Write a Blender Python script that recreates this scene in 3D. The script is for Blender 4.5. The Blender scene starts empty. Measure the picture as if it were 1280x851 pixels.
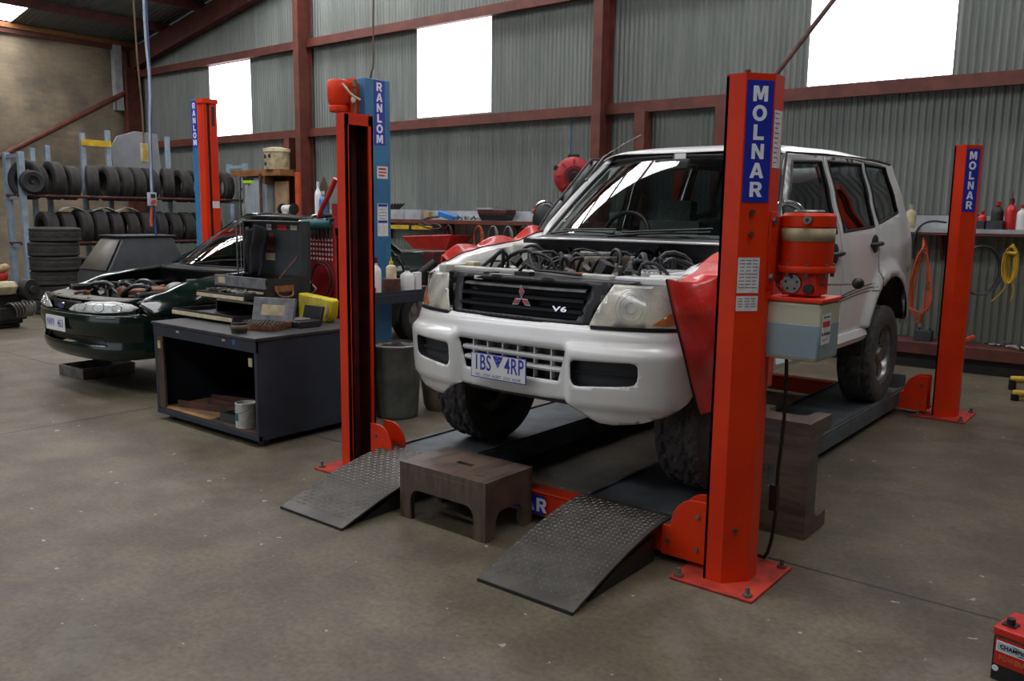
import bpy, bmesh, math, random
from math import sin, cos, pi, radians, sqrt, atan2, floor
from mathutils import Vector, Matrix, Euler
from mathutils.geometry import delaunay_2d_cdt
random.seed(7)
SC = bpy.context.scene
COL = SC.collection

# ------------------------------------------------------------ materials
def lin(h):
    h = h.lstrip('#')
    o = []
    for i in (0, 2, 4):
        c = int(h[i:i+2], 16) / 255
        o.append(c / 12.92 if c <= .04045 else ((c + .055) / 1.055) ** 2.4)
    return (*o, 1)
def nt(name):
    m = bpy.data.materials.new(name); m.use_nodes = True
    t = m.node_tree; b = t.nodes['Principled BSDF']
    return m, t, b
def mat(name, c1, c2=None, rough=.5, metal=0, scale=6, bump=0, bscale=None, coat=0, spec=.5, detail=6, fac=(.4, .65), stretch=None, rvar=0):
    m, t, b = nt(name); N = t.nodes; L = t.links
    b.inputs['Roughness'].default_value = rough
    b.inputs['Metallic'].default_value = metal
    b.inputs['Coat Weight'].default_value = coat
    b.inputs['Coat Roughness'].default_value = .06
    b.inputs['Specular IOR Level'].default_value = spec
    tc = N.new('ShaderNodeTexCoord'); src = tc.outputs['Object']
    if stretch:
        mp = N.new('ShaderNodeMapping'); mp.inputs['Scale'].default_value = stretch
        L.new(src, mp.inputs['Vector']); src = mp.outputs['Vector']
    ns = N.new('ShaderNodeTexNoise'); ns.inputs['Scale'].default_value = scale; ns.inputs['Detail'].default_value = detail
    L.new(src, ns.inputs['Vector'])
    r = N.new('ShaderNodeValToRGB')
    r.color_ramp.elements[0].position = fac[0]; r.color_ramp.elements[1].position = fac[1]
    r.color_ramp.elements[0].color = lin(c1); r.color_ramp.elements[1].color = lin(c2 or c1)
    L.new(ns.outputs['Fac'], r.inputs['Fac']); L.new(r.outputs['Color'], b.inputs['Base Color'])
    if rvar:
        mr = N.new('ShaderNodeMapRange'); mr.inputs['To Min'].default_value = rough - rvar; mr.inputs['To Max'].default_value = rough + rvar
        L.new(ns.outputs['Fac'], mr.inputs['Value']); L.new(mr.outputs['Result'], b.inputs['Roughness'])
    if bump:
        n2 = N.new('ShaderNodeTexNoise'); n2.inputs['Scale'].default_value = bscale or scale * 4; n2.inputs['Detail'].default_value = 5
        L.new(src, n2.inputs['Vector'])
        bp = N.new('ShaderNodeBump'); bp.inputs['Strength'].default_value = bump; bp.inputs['Distance'].default_value = .01
        L.new(n2.outputs['Fac'], bp.inputs['Height']); L.new(bp.outputs['Normal'], b.inputs['Normal'])
    return m
def emit(name, c, s):
    m, t, b = nt(name)
    b.inputs['Base Color'].default_value = lin(c); b.inputs['Emission Color'].default_value = lin(c); b.inputs['Emission Strength'].default_value = s
    return m
def glass(name, tint, refl=.04, rough=.02):
    m, t, b = nt(name); N = t.nodes; L = t.links
    N.remove(b); out = N['Material Output']
    tr = N.new('ShaderNodeBsdfTransparent'); tr.inputs['Color'].default_value = lin(tint)
    gl = N.new('ShaderNodeBsdfGlossy'); gl.inputs['Roughness'].default_value = rough; gl.inputs['Color'].default_value = (1, 1, 1, 1)
    lw = N.new('ShaderNodeLayerWeight'); lw.inputs['Blend'].default_value = .5
    pw = N.new('ShaderNodeMath'); pw.operation = 'POWER'; pw.inputs[1].default_value = 5; L.new(lw.outputs['Facing'], pw.inputs[0])
    ad = N.new('ShaderNodeMath'); ad.operation = 'MULTIPLY_ADD'; ad.inputs[1].default_value = 1-refl; ad.inputs[2].default_value = refl
    L.new(pw.outputs[0], ad.inputs[0])
    mx = N.new('ShaderNodeMixShader'); L.new(ad.outputs[0], mx.inputs['Fac']); L.new(tr.outputs[0], mx.inputs[1]); L.new(gl.outputs[0], mx.inputs[2])
    L.new(mx.outputs[0], out.inputs['Surface'])
    return m

MT = {}
def mk(k, *a, **kw): MT[k] = mat(k, *a, **kw); return MT[k]
mk('lift_red', '#cc2f0c', '#da380e', rough=.42, scale=3, spec=.25, bump=.04, bscale=30)
mk('lift_red_worn', '#8f2317', '#c03a22', rough=.6, scale=9, bump=.15, bscale=60)
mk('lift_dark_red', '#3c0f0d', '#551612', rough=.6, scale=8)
mk('blue_post', '#2c6790', '#37779f', rough=.45, scale=4, bump=.03)
mk('decal_blue', '#1a2a9a', rough=.4)
mk('decal_white', '#e4e6ee', rough=.5)
mk('label_paper', '#dcdcdc', '#c8c8c4', rough=.6, scale=30)
mk('label_ink', '#3a4050', rough=.7)
mk('label_red', '#c4302a', rough=.5)
mk('steel_red', '#57291f', '#6b3527', rough=.6, scale=5, bump=.06, bscale=40)
mk('steel_beam', '#4a231b', '#5f2e23', rough=.65, scale=5, bump=.06, bscale=40)
mk('car_white', '#dfdfdd', '#d4d3cf', rough=.28, scale=2.5, coat=.5)
mk('car_dirty_white', '#c9c8c2', '#aaa79d', rough=.5, scale=7)
mk('black_plastic', '#101113', '#18191b', rough=.45, scale=10)
mk('grille_plastic', '#0b0c0e', '#121315', rough=.38, spec=.35, scale=10)
mk('dark_grey_plastic', '#35373a', '#2b2d30', rough=.55, scale=8)
mk('rubber', '#1b1b1c', '#262525', rough=.75, scale=14, bump=.1, bscale=80)
mk('tread_rubber', '#4c4a48', '#393736', rough=.7, scale=16, bump=.15, bscale=90)
mk('rack_rubber', '#1f1d1c', '#2f2b28', rough=.8, scale=9, bump=.1, bscale=70)
mk('chrome', '#d8d8d8', rough=.15, metal=1)
mk('alloy', '#9a9a98', '#7d7c79', rough=.35, metal=.8, scale=14)
mk('steel', '#8b8a86', '#6e6c68', rough=.42, metal=.8, scale=12)
mk('dark_steel', '#3b3a39', '#2a2928', rough=.5, metal=.6, scale=12, bump=.06)
mk('tread_lug', '#a09c94', '#7f7b74', rough=.33, metal=.7, scale=12)
mk('worn_grey', '#6d6e70', '#505153', rough=.5, scale=14)
mk('checker_plate', '#4f4c47', '#3c3934', rough=.45, metal=.4, scale=9, rvar=.1)
mk('runway_steel', '#5d646a', '#464a4c', rough=.55, metal=.3, scale=5, bump=.1, bscale=60)
mk('black_steel', '#161617', '#222121', rough=.5, scale=10, bump=.08)
mk('oily_wood', '#5c4c40', '#3f342c', rough=.42, scale=5, bump=.15, bscale=40, stretch=(6, 1, 1))
mk('engine_grey', '#8f8d88', '#55534f', rough=.5, metal=.4, scale=20, bump=.2)
mk('engine_black', '#121213', '#201f1e', rough=.55, scale=18, bump=.2)
mk('engine_tan', '#5b5140', '#453d31', rough=.6, scale=12)
mk('engine_rust', '#7d4a2a', '#4d2f1e', rough=.6, scale=18, bump=.2)
mk('interior', '#5f6463', '#525655', rough=.75, scale=12)
mk('seat_cloth', '#727876', '#626866', rough=.9, scale=30, bump=.1)
mk('vinyl_red', '#d2322a', '#bf2820', rough=.3, scale=6, coat=.35, bump=.8, bscale=9)
mk('amber', '#c07340', '#a95f36', rough=.25, scale=18, coat=.4)
mk('lens_haze', '#cdc7b4', '#84888a', rough=.2, scale=6, coat=.6)
mk('lens_clear', '#c9cbc6', '#a2a5a2', rough=.12, scale=14, coat=.8)
mk('emblem_red', '#a8454a', '#96383f', rough=.3)
mk('falcon_green', '#04140f', '#081e19', rough=.2, scale=3, coat=.5, spec=.3)
mk('falcon_black', '#0b0d0e', '#121415', rough=.3, scale=9)
mk('cabinet_blue', '#1d2632', '#252e3a', rough=.55, scale=5, bump=.05)
mk('cabinet_top', '#3b3b3d', '#2a2a2b', rough=.5, scale=7, metal=.2)
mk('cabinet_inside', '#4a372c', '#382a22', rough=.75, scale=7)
mk('cream', '#cfc3a0', '#b7ab88', rough=.5, scale=12)
mk('cream_dirty', '#b7a985', '#8e8163', rough=.6, scale=9)
mk('yellow_plastic', '#c9b914', '#a8990f', rough=.5, scale=9)
mk('yellow_paint', '#c2a21b', '#a98a14', rough=.5, scale=9)
mk('red_plastic', '#b81f16', '#9c1a14', rough=.4, scale=6)
mk('red_peg', '#a61d22', '#8c171c', rough=.5, scale=6)
mk('paint_white', '#c8c8c2', '#a5a59f', rough=.5, scale=12)
mk('pale_grey', '#a4a7aa', '#8f9295', rough=.6, scale=6)
mk('rack_paint', '#8797a4', '#74838f', rough=.55, scale=7)
mk('rust_steel', '#5a352a', '#38231c', rough=.7, scale=9, bump=.1)
mk('timber', '#8a5a2c', '#6f4520', rough=.7, scale=5, stretch=(1, 6, 6))
mk('timber_dark', '#5e3f22', '#48301b', rough=.75, scale=5)
mk('galv_bin', '#565c58', '#6d736e', rough=.5, metal=.5, scale=6)
mk('bucket_grime', '#4b463b', '#6d6857', rough=.7, scale=7, bump=.1)
mk('panel_grey', '#7e8082', '#74777a', rough=.5, scale=4)
mk('box_grey', '#292d30', '#33373a', rough=.5, scale=5)
mk('box_light', '#5e5a50', '#514e47', rough=.55, scale=6)
mk('cloth_black', '#0f0f11', '#161618', rough=.95, scale=20, bump=.2)
mk('teal', '#1e5f60', '#1a5152', rough=.4)
mk('blue_plastic', '#2a6fb0', '#235f98', rough=.4)
mk('hose_orange', '#b4471a', '#963a15', rough=.5)
mk('rope_yellow', '#b89316', '#98780f', rough=.8, bump=.3, bscale=200)
mk('cable_blue', '#2c4a86', '#223c70', rough=.5)
mk('cable_white', '#a9b2bd', '#959eaa', rough=.5)
mk('rope_brown', '#6e5a45', '#57473a', rough=.85)
mk('orange_paint', '#c0481a', '#a63d16', rough=.5)
mk('pale_tan', '#a98b66', '#93775a', rough=.6, scale=7)
mk('reservoir_shell', '#b7b59b', '#aaa88f', rough=.35, scale=4)
mk('reservoir_oil', '#83949a', '#7a8b92', rough=.3, scale=4)
mk('paper_white', '#d8d8d6', rough=.6)
mk('lime', '#9fd02a', rough=.5)
mk('cardboard', '#a8845a', '#8f6f4b', rough=.8)
mk('fridge_white', '#9aa3aa', '#8b949b', rough=.5, scale=4)
MT['glass_clear'] = glass('glass_clear', '#dde8e2', .05)
MT['glass_mid'] = glass('glass_mid', '#98a2a2', .05)
MT['glass_tint'] = glass('glass_tint', '#525a61', .05)
MT['glass_falcon'] = glass('glass_falcon', '#8aa598', .06)
MT['mirror'] = mat('mirror', '#cfd2d4', rough=.03, metal=1)
def M(*ks): return [MT[k] for k in ks]

# ------------------------------------------------------------ mesh builder
class B:
    def __init__(s): s.b = bmesh.new()
    def _m(s, before, m):
        s.b.faces.ensure_lookup_table()
        for f in s.b.faces[before:]: f.material_index = m
    def box(s, c, d, rot=None, m=0):
        n = len(s.b.faces)
        mx = Matrix.Translation(c) @ (Euler(rot).to_matrix().to_4x4() if rot else Matrix()) @ Matrix.Diagonal((*d, 1))
        bmesh.ops.create_cube(s.b, size=1, matrix=mx); s._m(n, m); return s
    def bx(s, x0, x1, y0, y1, z0, z1, m=0):
        return s.box(((x0+x1)/2, (y0+y1)/2, (z0+z1)/2), (abs(x1-x0), abs(y1-y0), abs(z1-z0)), None, m)
    def ring(s, pts): return [s.b.verts.new(p) for p in pts]
    def strip(s, a, b, closed=True, m=0):
        n = len(a)
        for i in range(n if closed else n-1):
            j = (i+1) % n
            try: s.b.faces.new((a[i], a[j], b[j], b[i])).material_index = m
            except ValueError: pass
    def face(s, vs, m=0):
        try: f = s.b.faces.new(vs); f.material_index = m; return f
        except ValueError: return None
    def frame(s, d):
        d = Vector(d).normalized(); u = Vector((0, 0, 1)) if abs(d.z) < .9 else Vector((1, 0, 0))
        a = d.cross(u).normalized(); return a, d.cross(a).normalized()
    def cyl(s, p0, p1, r0, r1=None, n=20, m=0, caps=True):
        p0, p1 = Vector(p0), Vector(p1); r1 = r0 if r1 is None else r1
        a, b = s.frame(p1-p0)
        R = [s.ring([p + (a*cos(2*pi*i/n) + b*sin(2*pi*i/n))*r for i in range(n)]) for p, r in ((p0, r0), (p1, r1))]
        s.strip(R[0], R[1], True, m)
        if caps: s.face(R[0][::-1], m); s.face(R[1], m)
        return s
    def tube(s, pts, r, n=8, m=0, closed=False, smooth=0):
        pts = [Vector(p) for p in pts]
        for _ in range(smooth):
            q = [pts[0]]
            for a, b in zip(pts, pts[1:]): q += [a*.75+b*.25, a*.25+b*.75]
            q.append(pts[-1]); pts = q
        Rs = []; prev = None
        for i, p in enumerate(pts):
            d = (pts[min(i+1, len(pts)-1)] - pts[max(i-1, 0)])
            if closed: d = pts[(i+1) % len(pts)] - pts[i-1]
            if d.length < 1e-9: d = Vector((0, 0, 1))
            d.normalize()
            if prev is None: a, b = s.frame(d)
            else:
                a = prev - d*prev.dot(d)
                a = a.normalized() if a.length > 1e-6 else s.frame(d)[0]
                b = d.cross(a)
            prev = a
            rr = r(i/(len(pts)-1)) if callable(r) else r
            Rs.append(s.ring([p + (a*cos(2*pi*k/n)+b*sin(2*pi*k/n))*rr for k in range(n)]))
        for i in range(len(Rs)-1): s.strip(Rs[i], Rs[i+1], True, m)
        if closed: s.strip(Rs[-1], Rs[0], True, m)
        else: s.face(Rs[0][::-1], m); s.face(Rs[-1], m)
        return s
    def lathe(s, prof, o=(0, 0, 0), ax='z', n=32, m=0, closed=False, fn=None, caps=True):
        o = Vector(o); Rs = []
        for pi_, (r, h) in enumerate(prof):
            pts = []
            for i in range(n):
                t = 2*pi*i/n; q = r if fn is None else r + fn(pi_, i)
                u, v = q*cos(t), q*sin(t)
                pts.append(o + Vector({'z': (u, v, h), 'x': (h, u, v), 'y': (u, h, v)}[ax]))
            Rs.append(s.ring(pts))
        for i in range(len(Rs)-1): s.strip(Rs[i], Rs[i+1], True, m)
        if closed: s.strip(Rs[-1], Rs[0], True, m)
        elif caps: s.face(Rs[0][::-1], m); s.face(Rs[-1], m)
        return s
    def prism(s, pts, plane, a, b, m=0):
        f = {'xy': lambda u, v, w: (u, v, w), 'xz': lambda u, v, w: (u, w, v), 'yz': lambda u, v, w: (w, u, v)}[plane]
        A = s.ring([f(u, v, a) for u, v in pts]); Bv = s.ring([f(u, v, b) for u, v in pts])
        s.strip(A, Bv, True, m); s.face(A[::-1], m); s.face(Bv, m); return s
    def ell(s, c, r, m=0, u=20, v=12):
        n = len(s.b.faces)
        bmesh.ops.create_uvsphere(s.b, u_segments=u, v_segments=v, radius=1, matrix=Matrix.Translation(c) @ Matrix.Diagonal((*r, 1)))
        s._m(n, m); return s
    def grid(s, nu, nv, fn, m=0):
        V = [[s.b.verts.new(fn(i/nu, j/nv)) for j in range(nv+1)] for i in range(nu+1)]
        for i in range(nu):
            for j in range(nv): s.face((V[i][j], V[i+1][j], V[i+1][j+1], V[i][j+1]), m)
        s.V = V; return s
    def panel(s, outline, fn, step=.06, holes=(), m=0, thick=None):
        """constrained triangulation of a 2-D outline (with holes), bent into space by fn(u, v)"""
        def dens(P):
            o = []
            for i, p in enumerate(P):
                q = P[(i+1) % len(P)]; n = max(1, int(math.hypot(q[0]-p[0], q[1]-p[1])/step))
                o += [(p[0]+(q[0]-p[0])*k/n, p[1]+(q[1]-p[1])*k/n) for k in range(n)]
            return o
        loops = [dens(outline)] + [dens(h) for h in holes]
        def inside(p, P):
            c = False; n = len(P)
            for i in range(n):
                (x0, y0), (x1, y1) = P[i], P[i-1]
                if (y0 > p[1]) != (y1 > p[1]) and p[0] < (x1-x0)*(p[1]-y0)/(y1-y0)+x0: c = not c
            return c
        def ok(p): return inside(p, loops[0]) and not any(inside(p, h) for h in loops[1:])
        vs, ed = [], []
        for Lp in loops:
            k = len(vs); vs += Lp; ed += [(k+i, k+(i+1) % len(Lp)) for i in range(len(Lp))]
        bd = list(vs)
        xs = [p[0] for p in loops[0]]; ys = [p[1] for p in loops[0]]
        x = min(xs)+step/2
        while x < max(xs):
            y = min(ys)+step/2
            while y < max(ys):
                if ok((x, y)) and all((x-q[0])**2+(y-q[1])**2 > (.4*step)**2 for q in bd): vs.append((x, y))
                y += step
            x += step
        V, E_, F, *_ = delaunay_2d_cdt([Vector(v) for v in vs], ed, [], 0, 1e-6)
        nv = [s.b.verts.new(fn(v.x, v.y)) for v in V]; fs = []
        for t in F:
            c = sum((V[i] for i in t), Vector((0, 0)))/len(t)
            if ok(c): fs.append(s.face([nv[i] for i in t], m))
        used = {v for f in fs if f for v in f.verts}
        for v in nv:
            if v not in used: s.b.verts.remove(v)
        if thick:
            g = bmesh.ops.extrude_face_region(s.b, geom=[f for f in fs if f])
            for v in g['geom']:
                if isinstance(v, bmesh.types.BMVert): v.co += Vector(thick)
            for f in g['geom']:
                if isinstance(f, bmesh.types.BMFace): f.material_index = m
        return s
    def text(s, txt, size, mx, m=0, depth=.0006, bold=0, sx=1, align='CENTER'):
        cu = bpy.data.curves.new('t', 'FONT'); cu.body = txt; cu.size = size; cu.align_x = align; cu.align_y = 'CENTER'
        cu.offset = bold; cu.extrude = depth; cu.resolution_u = 3; cu.space_character = 1.05
        ob = bpy.data.objects.new('t', cu); me = bpy.data.meshes.new_from_object(ob)
        vs = [s.b.verts.new(mx @ Vector((v.co.x*sx, v.co.y, v.co.z))) for v in me.vertices]
        for p in me.polygons: s.face([vs[i] for i in p.vertices], m)
        bpy.data.objects.remove(ob); bpy.data.curves.remove(cu); bpy.data.meshes.remove(me); return s
    def xf(s, mx): bmesh.ops.transform(s.b, matrix=mx, verts=s.b.verts); return s
    def build(s, name, mats, parent=None, bevel=0, loc=None, label=None, ang=38, solid=0, weld=True, rot=None, seg=2):
        if weld: bmesh.ops.remove_doubles(s.b, verts=s.b.verts, dist=1e-5)
        bmesh.ops.recalc_face_normals(s.b, faces=s.b.faces)
        me = bpy.data.meshes.new(name); s.b.to_mesh(me); s.b.free()
        for k in mats: me.materials.append(MT[k] if isinstance(k, str) else k)
        me.polygons.foreach_set('use_smooth', [True]*len(me.polygons)); me.set_sharp_from_angle(angle=radians(ang))
        o = bpy.data.objects.new(name, me); COL.objects.link(o)
        if parent is not None: o.parent = parent
        if loc is not None: o.location = loc
        if rot is not None: o.rotation_euler = rot
        if solid:
            md = o.modifiers.new('s', 'SOLIDIFY'); md.thickness = solid; md.offset = 0
        if bevel:
            md = o.modifiers.new('b', 'BEVEL'); md.width = bevel; md.segments = seg; md.limit_method = 'ANGLE'; md.angle_limit = radians(40); md.harden_normals = False
        if label: o['label'] = label
        return o
def tag(o, label, cat, group=None, kind=None):
    o['label'] = label; o['category'] = cat
    if group: o['group'] = group
    if kind: o['kind'] = kind
    return o
def thing(name, label, cat, loc=(0, 0, 0), rz=0, group=None):
    o = bpy.data.objects.new(name, None); COL.objects.link(o); o.empty_display_size = .1
    o.location = loc; o.rotation_euler = (0, 0, rz)
    return tag(o, label, cat, group)
def dup(r, loc, rot=None, label=None, group=None):
    kids = {}
    for o in bpy.data.objects:
        if o.parent: kids.setdefault(o.parent, []).append(o)
    def cp(o, par):
        c = o.copy(); COL.objects.link(c)
        if par is not None: c.parent = par
        for k in kids.get(o, []): cp(k, c)
        return c
    c = cp(r, None); c.location = loc
    if rot is not None: c.rotation_euler = rot
    if label: c['label'] = label
    if group: c['group'] = group
    return c
def struct(o, label=None, cat=None):
    o['kind'] = 'structure'
    if label: o['label'] = label
    if cat: o['category'] = cat
    return o
def interp(x, xs, ys):
    if x <= xs[0]: return ys[0]
    for i in range(1, len(xs)):
        if x <= xs[i]:
            t = (x-xs[i-1])/(xs[i]-xs[i-1]); t = t*t*(3-2*t)*.5+t*.5
            return ys[i-1]+(ys[i]-ys[i-1])*t
    return ys[-1]
def sst(a, b, x):
    t = min(1, max(0, (x-a)/(b-a))); return t*t*(3-2*t)
def arc(cx, cy, r, a0, a1, n, ry=None):
    ry = ry or r
    return [(cx+r*cos(radians(a0+(a1-a0)*i/n)), cy+ry*sin(radians(a0+(a1-a0)*i/n))) for i in range(n+1)]
GLY = {
 'L': ([(0,0),(.92,0),(.92,.28),(.33,.28),(.33,1.2),(0,1.2)], [], .92),
 'N': ([(0,0),(.31,0),(.31,.70),(.74,0),(1.06,0),(1.06,1.2),(.75,1.2),(.75,.50),(.32,1.2),(0,1.2)], [], 1.06),
 'M': ([(0,0),(.31,0),(.31,.72),(.50,.14),(.76,.14),(.95,.72),(.95,0),(1.26,0),(1.26,1.2),(.82,1.2),(.63,.58),(.44,1.2),(0,1.2)], [], 1.26),
 'A': ([(0,0),(.34,0),(.42,.24),(.80,.24),(.88,0),(1.22,0),(.79,1.2),(.43,1.2)], [[(.49,.46),(.73,.46),(.61,.84)]], 1.22),
 'R': ([(0,0),(.32,0),(.32,.43),(.46,.43),(.72,0),(1.10,0),(.80,.49),(.95,.58),(1.03,.72),(1.04,.90),(.96,1.06),(.84,1.16),(.68,1.2),(0,1.2)], [[(.32,.67),(.58,.67),(.69,.73),(.71,.83),(.67,.92),(.58,.96),(.32,.96)]], 1.06),
 'O': ([(.62+.62*cos(2*pi*i/28), .6+.63*sin(2*pi*i/28)) for i in range(28)], [[(.62+.29*cos(2*pi*i/20), .6+.35*sin(2*pi*i/20)) for i in range(20)]], 1.24)}
def heavy(b, word, size, mx, m=1, gap=.16, vertical=None):
    """heavy block capitals; vertical = pitch of a stacked word"""
    tot = sum(GLY[c][2] for c in word)+gap*(len(word)-1); x = -tot/2
    for i, c in enumerate(word):
        o, h, w = GLY[c]
        ox, oy = (-w/2, -.6) if vertical else (x, -.6)
        dy = -i*vertical if vertical else 0
        b.panel(o, lambda u, v: mx @ Vector(((u+ox)*size/1.2, (v+oy)*size/1.2+dy, 0)), 5, h, m)
        x += w+gap
def face_mx(o, right, up):
    r = Vector(right).normalized(); u = Vector(up).normalized(); n = r.cross(u)
    return Matrix(((r.x, u.x, n.x, o[0]), (r.y, u.y, n.y, o[1]), (r.z, u.z, n.z, o[2]), (0, 0, 0, 1)))

# ------------------------------------------------------------ camera
def camera():
    yaw, pitch, roll, f = .6745, .1489, .0123, 1055.2
    F = Vector((-sin(yaw)*cos(pitch), cos(yaw)*cos(pitch), -sin(pitch)))
    R0 = Vector((cos(yaw), sin(yaw), 0)); U0 = R0.cross(F)
    R = R0*cos(roll)+U0*sin(roll); U = -R0*sin(roll)+U0*cos(roll)
    cd = bpy.data.cameras.new('camera'); cd.sensor_fit = 'HORIZONTAL'; cd.sensor_width = 36; cd.lens = f*36/1280
    cd.clip_start = .05; cd.clip_end = 200
    o = bpy.data.objects.new('camera', cd); COL.objects.link(o)
    p = (1.4925, -3.479, 1.6356)
    o.matrix_world = Matrix(((R.x, U.x, -F.x, p[0]), (R.y, U.y, -F.y, p[1]), (R.z, U.z, -F.z, p[2]), (0, 0, 0, 1)))
    SC.camera = o
camera()
# ============================================================ ROOM
XL, XR, YF, YB = -18.4, 9.0, -9.5, 7.1
XRIDGE = -4.7
def roofz(x): return 5.45 + .18*(min(x, 2*XRIDGE-x)-XL)
TR = [0]
def trim(b, mats, bevel=0, label=None):
    TR[0] += 1
    return struct(b.build('trim_%d' % TR[0], mats, bevel=bevel), label)

# floor -------------------------------------------------------
def floor_mat():
    m, t, b = nt('concrete'); N = t.nodes; L = t.links
    tc = N.new('ShaderNodeTexCoord')
    def noise(s, d=6, rough=.6):
        n = N.new('ShaderNodeTexNoise'); n.inputs['Scale'].default_value = s; n.inputs['Detail'].default_value = d; n.inputs['Roughness'].default_value = rough
        L.new(tc.outputs['Object'], n.inputs['Vector']); return n.outputs['Fac']
    def ramp(f, a, ca, bb, cb):
        r = N.new('ShaderNodeValToRGB'); r.color_ramp.elements[0].position = a; r.color_ramp.elements[1].position = bb
        r.color_ramp.elements[0].color = lin(ca); r.color_ramp.elements[1].color = lin(cb); L.new(f, r.inputs['Fac']); return r.outputs['Color']
    def mix(f, a, bcol, mode='MIX'):
        x = N.new('ShaderNodeMix'); x.data_type = 'RGBA'; x.blend_type = mode
        if isinstance(f, float): x.inputs['Factor'].default_value = f
        else: L.new(f, x.inputs['Factor'])
        L.new(a, x.inputs['A']); L.new(bcol, x.inputs['B']); return x.outputs['Result']
    base = ramp(noise(.55), .35, '#594f3e', .66, '#716651')
    blot = ramp(noise(2.6), .42, '#3d372c', .62, '#706752')
    c = mix(.42, base, blot)
    fine = ramp(noise(38, 3), .3, '#8c8c8c', .7, '#ffffff')
    c = mix(.55, c, fine, 'MULTIPLY')
    # oil stains and white paint drips with their own shape
    st = ramp(noise(1.15, 4), .60, '#000000', .72, '#ffffff')
    dk = N.new('ShaderNodeRGB'); dk.outputs[0].default_value = lin('#38332b')
    sm = N.new('ShaderNodeMath'); sm.operation = 'MULTIPLY'; sm.inputs[1].default_value = .55; L.new(st, sm.inputs[0])
    c = mix(sm.outputs[0], c, dk.outputs[0])
    du = ramp(noise(.75, 7, .7), .54, '#000000', .68, '#ffffff')
    dc = N.new('ShaderNodeRGB'); dc.outputs[0].default_value = lin('#8f8e88')
    sd_ = N.new('ShaderNodeMath'); sd_.operation = 'MULTIPLY'; sd_.inputs[1].default_value = .25; L.new(du, sd_.inputs[0])
    c = mix(sd_.outputs[0], c, dc.outputs[0])
    sp = ramp(noise(13, 2, .5), .722, '#000000', .737, '#ffffff')
    wh = N.new('ShaderNodeRGB'); wh.outputs[0].default_value = lin('#aeb0ac')
    sm2 = N.new('ShaderNodeMath'); sm2.operation = 'MULTIPLY'; sm2.inputs[1].default_value = .6; L.new(sp, sm2.inputs[0])
    c = mix(sm2.outputs[0], c, wh.outputs[0])
    L.new(c, b.inputs['Base Color'])
    mr = N.new('ShaderNodeMapRange'); mr.inputs['To Min'].default_value = .42; mr.inputs['To Max'].default_value = .75; L.new(noise(1.7, 5), mr.inputs['Value'])
    L.new(mr.outputs['Result'], b.inputs['Roughness'])
    bp = N.new('ShaderNodeBump'); bp.inputs['Strength'].default_value = .12; bp.inputs['Distance'].default_value = .01
    L.new(noise(45, 4), bp.inputs['Height']); L.new(bp.outputs['Normal'], b.inputs['Normal'])
    return m
MT['concrete'] = floor_mat()
struct(B().bx(XL-.3, XR+.3, YF-.3, YB+.3, -.2, 0).build('floor', ['concrete']), 'bare stained concrete workshop floor')
trim(B().bx(XL, XR, .345, .357, -.004, .0008), ['black_steel'], label='sawn joint in the concrete floor')
trim(B().bx(-5.156, -5.146, YF, YB, -.004, .0008), ['black_steel'], label='sawn joint in the concrete floor')

# corrugated sheet -------------------------------------------
def sheet_mat(name, c1, c2, axis):
    m, t, b = nt(name); N = t.nodes; L = t.links
    tc = N.new('ShaderNodeTexCoord'); sx = N.new('ShaderNodeSeparateXYZ'); L.new(tc.outputs['Object'], sx.inputs[0])
    d = N.new('ShaderNodeMath'); d.operation = 'DIVIDE'; d.inputs[1].default_value = .762; L.new(sx.outputs[axis], d.inputs[0])
    fl = N.new('ShaderNodeMath'); fl.operation = 'FLOOR'; L.new(d.outputs[0], fl.inputs[0])
    wn = N.new('ShaderNodeTexWhiteNoise'); wn.noise_dimensions = '1D'; L.new(fl.outputs[0], wn.inputs['W'])
    mp = N.new('ShaderNodeMapping'); mp.inputs['Scale'].default_value = (7, 7, .8) if axis == 'X' else (.8, 7, 7); L.new(tc.outputs['Object'], mp.inputs['Vector'])
    ns = N.new('ShaderNodeTexNoise'); ns.inputs['Scale'].default_value = 1.2; ns.inputs['Detail'].default_value = 7; L.new(mp.outputs[0], ns.inputs['Vector'])
    r = N.new('ShaderNodeValToRGB'); r.color_ramp.elements[0].position = .3; r.color_ramp.elements[1].position = .7
    r.color_ramp.elements[0].color = lin(c1); r.color_ramp.elements[1].color = lin(c2); L.new(ns.outputs['Fac'], r.inputs['Fac'])
    mr = N.new('ShaderNodeMapRange'); mr.inputs['To Min'].default_value = .86; mr.inputs['To Max'].default_value = 1.08; L.new(wn.outputs['Value'], mr.inputs['Value'])
    vm = N.new('ShaderNodeVectorMath'); vm.operation = 'SCALE'; L.new(r.outputs['Color'], vm.inputs[0]); L.new(mr.outputs['Result'], vm.inputs['Scale'])
    L.new(vm.outputs[0], b.inputs['Base Color']); b.inputs['Roughness'].default_value = .5; b.inputs['Metallic'].default_value = .25
    return m
MT['sheet'] = sheet_mat('wall_sheet', '#6f7570', '#81867f', 'X')
MT['roof_sheet'] = sheet_mat('roof_sheet', '#4f534f', '#636763', 'Y')
WINS = [(-15.4, -13.89, 3.2, 4.68), (-9.085, -7.465, 3.24, 4.76), (-2.385, -.77, 3.22, 4.78), (4.3, 5.9, 3.22, 4.78)]
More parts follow.
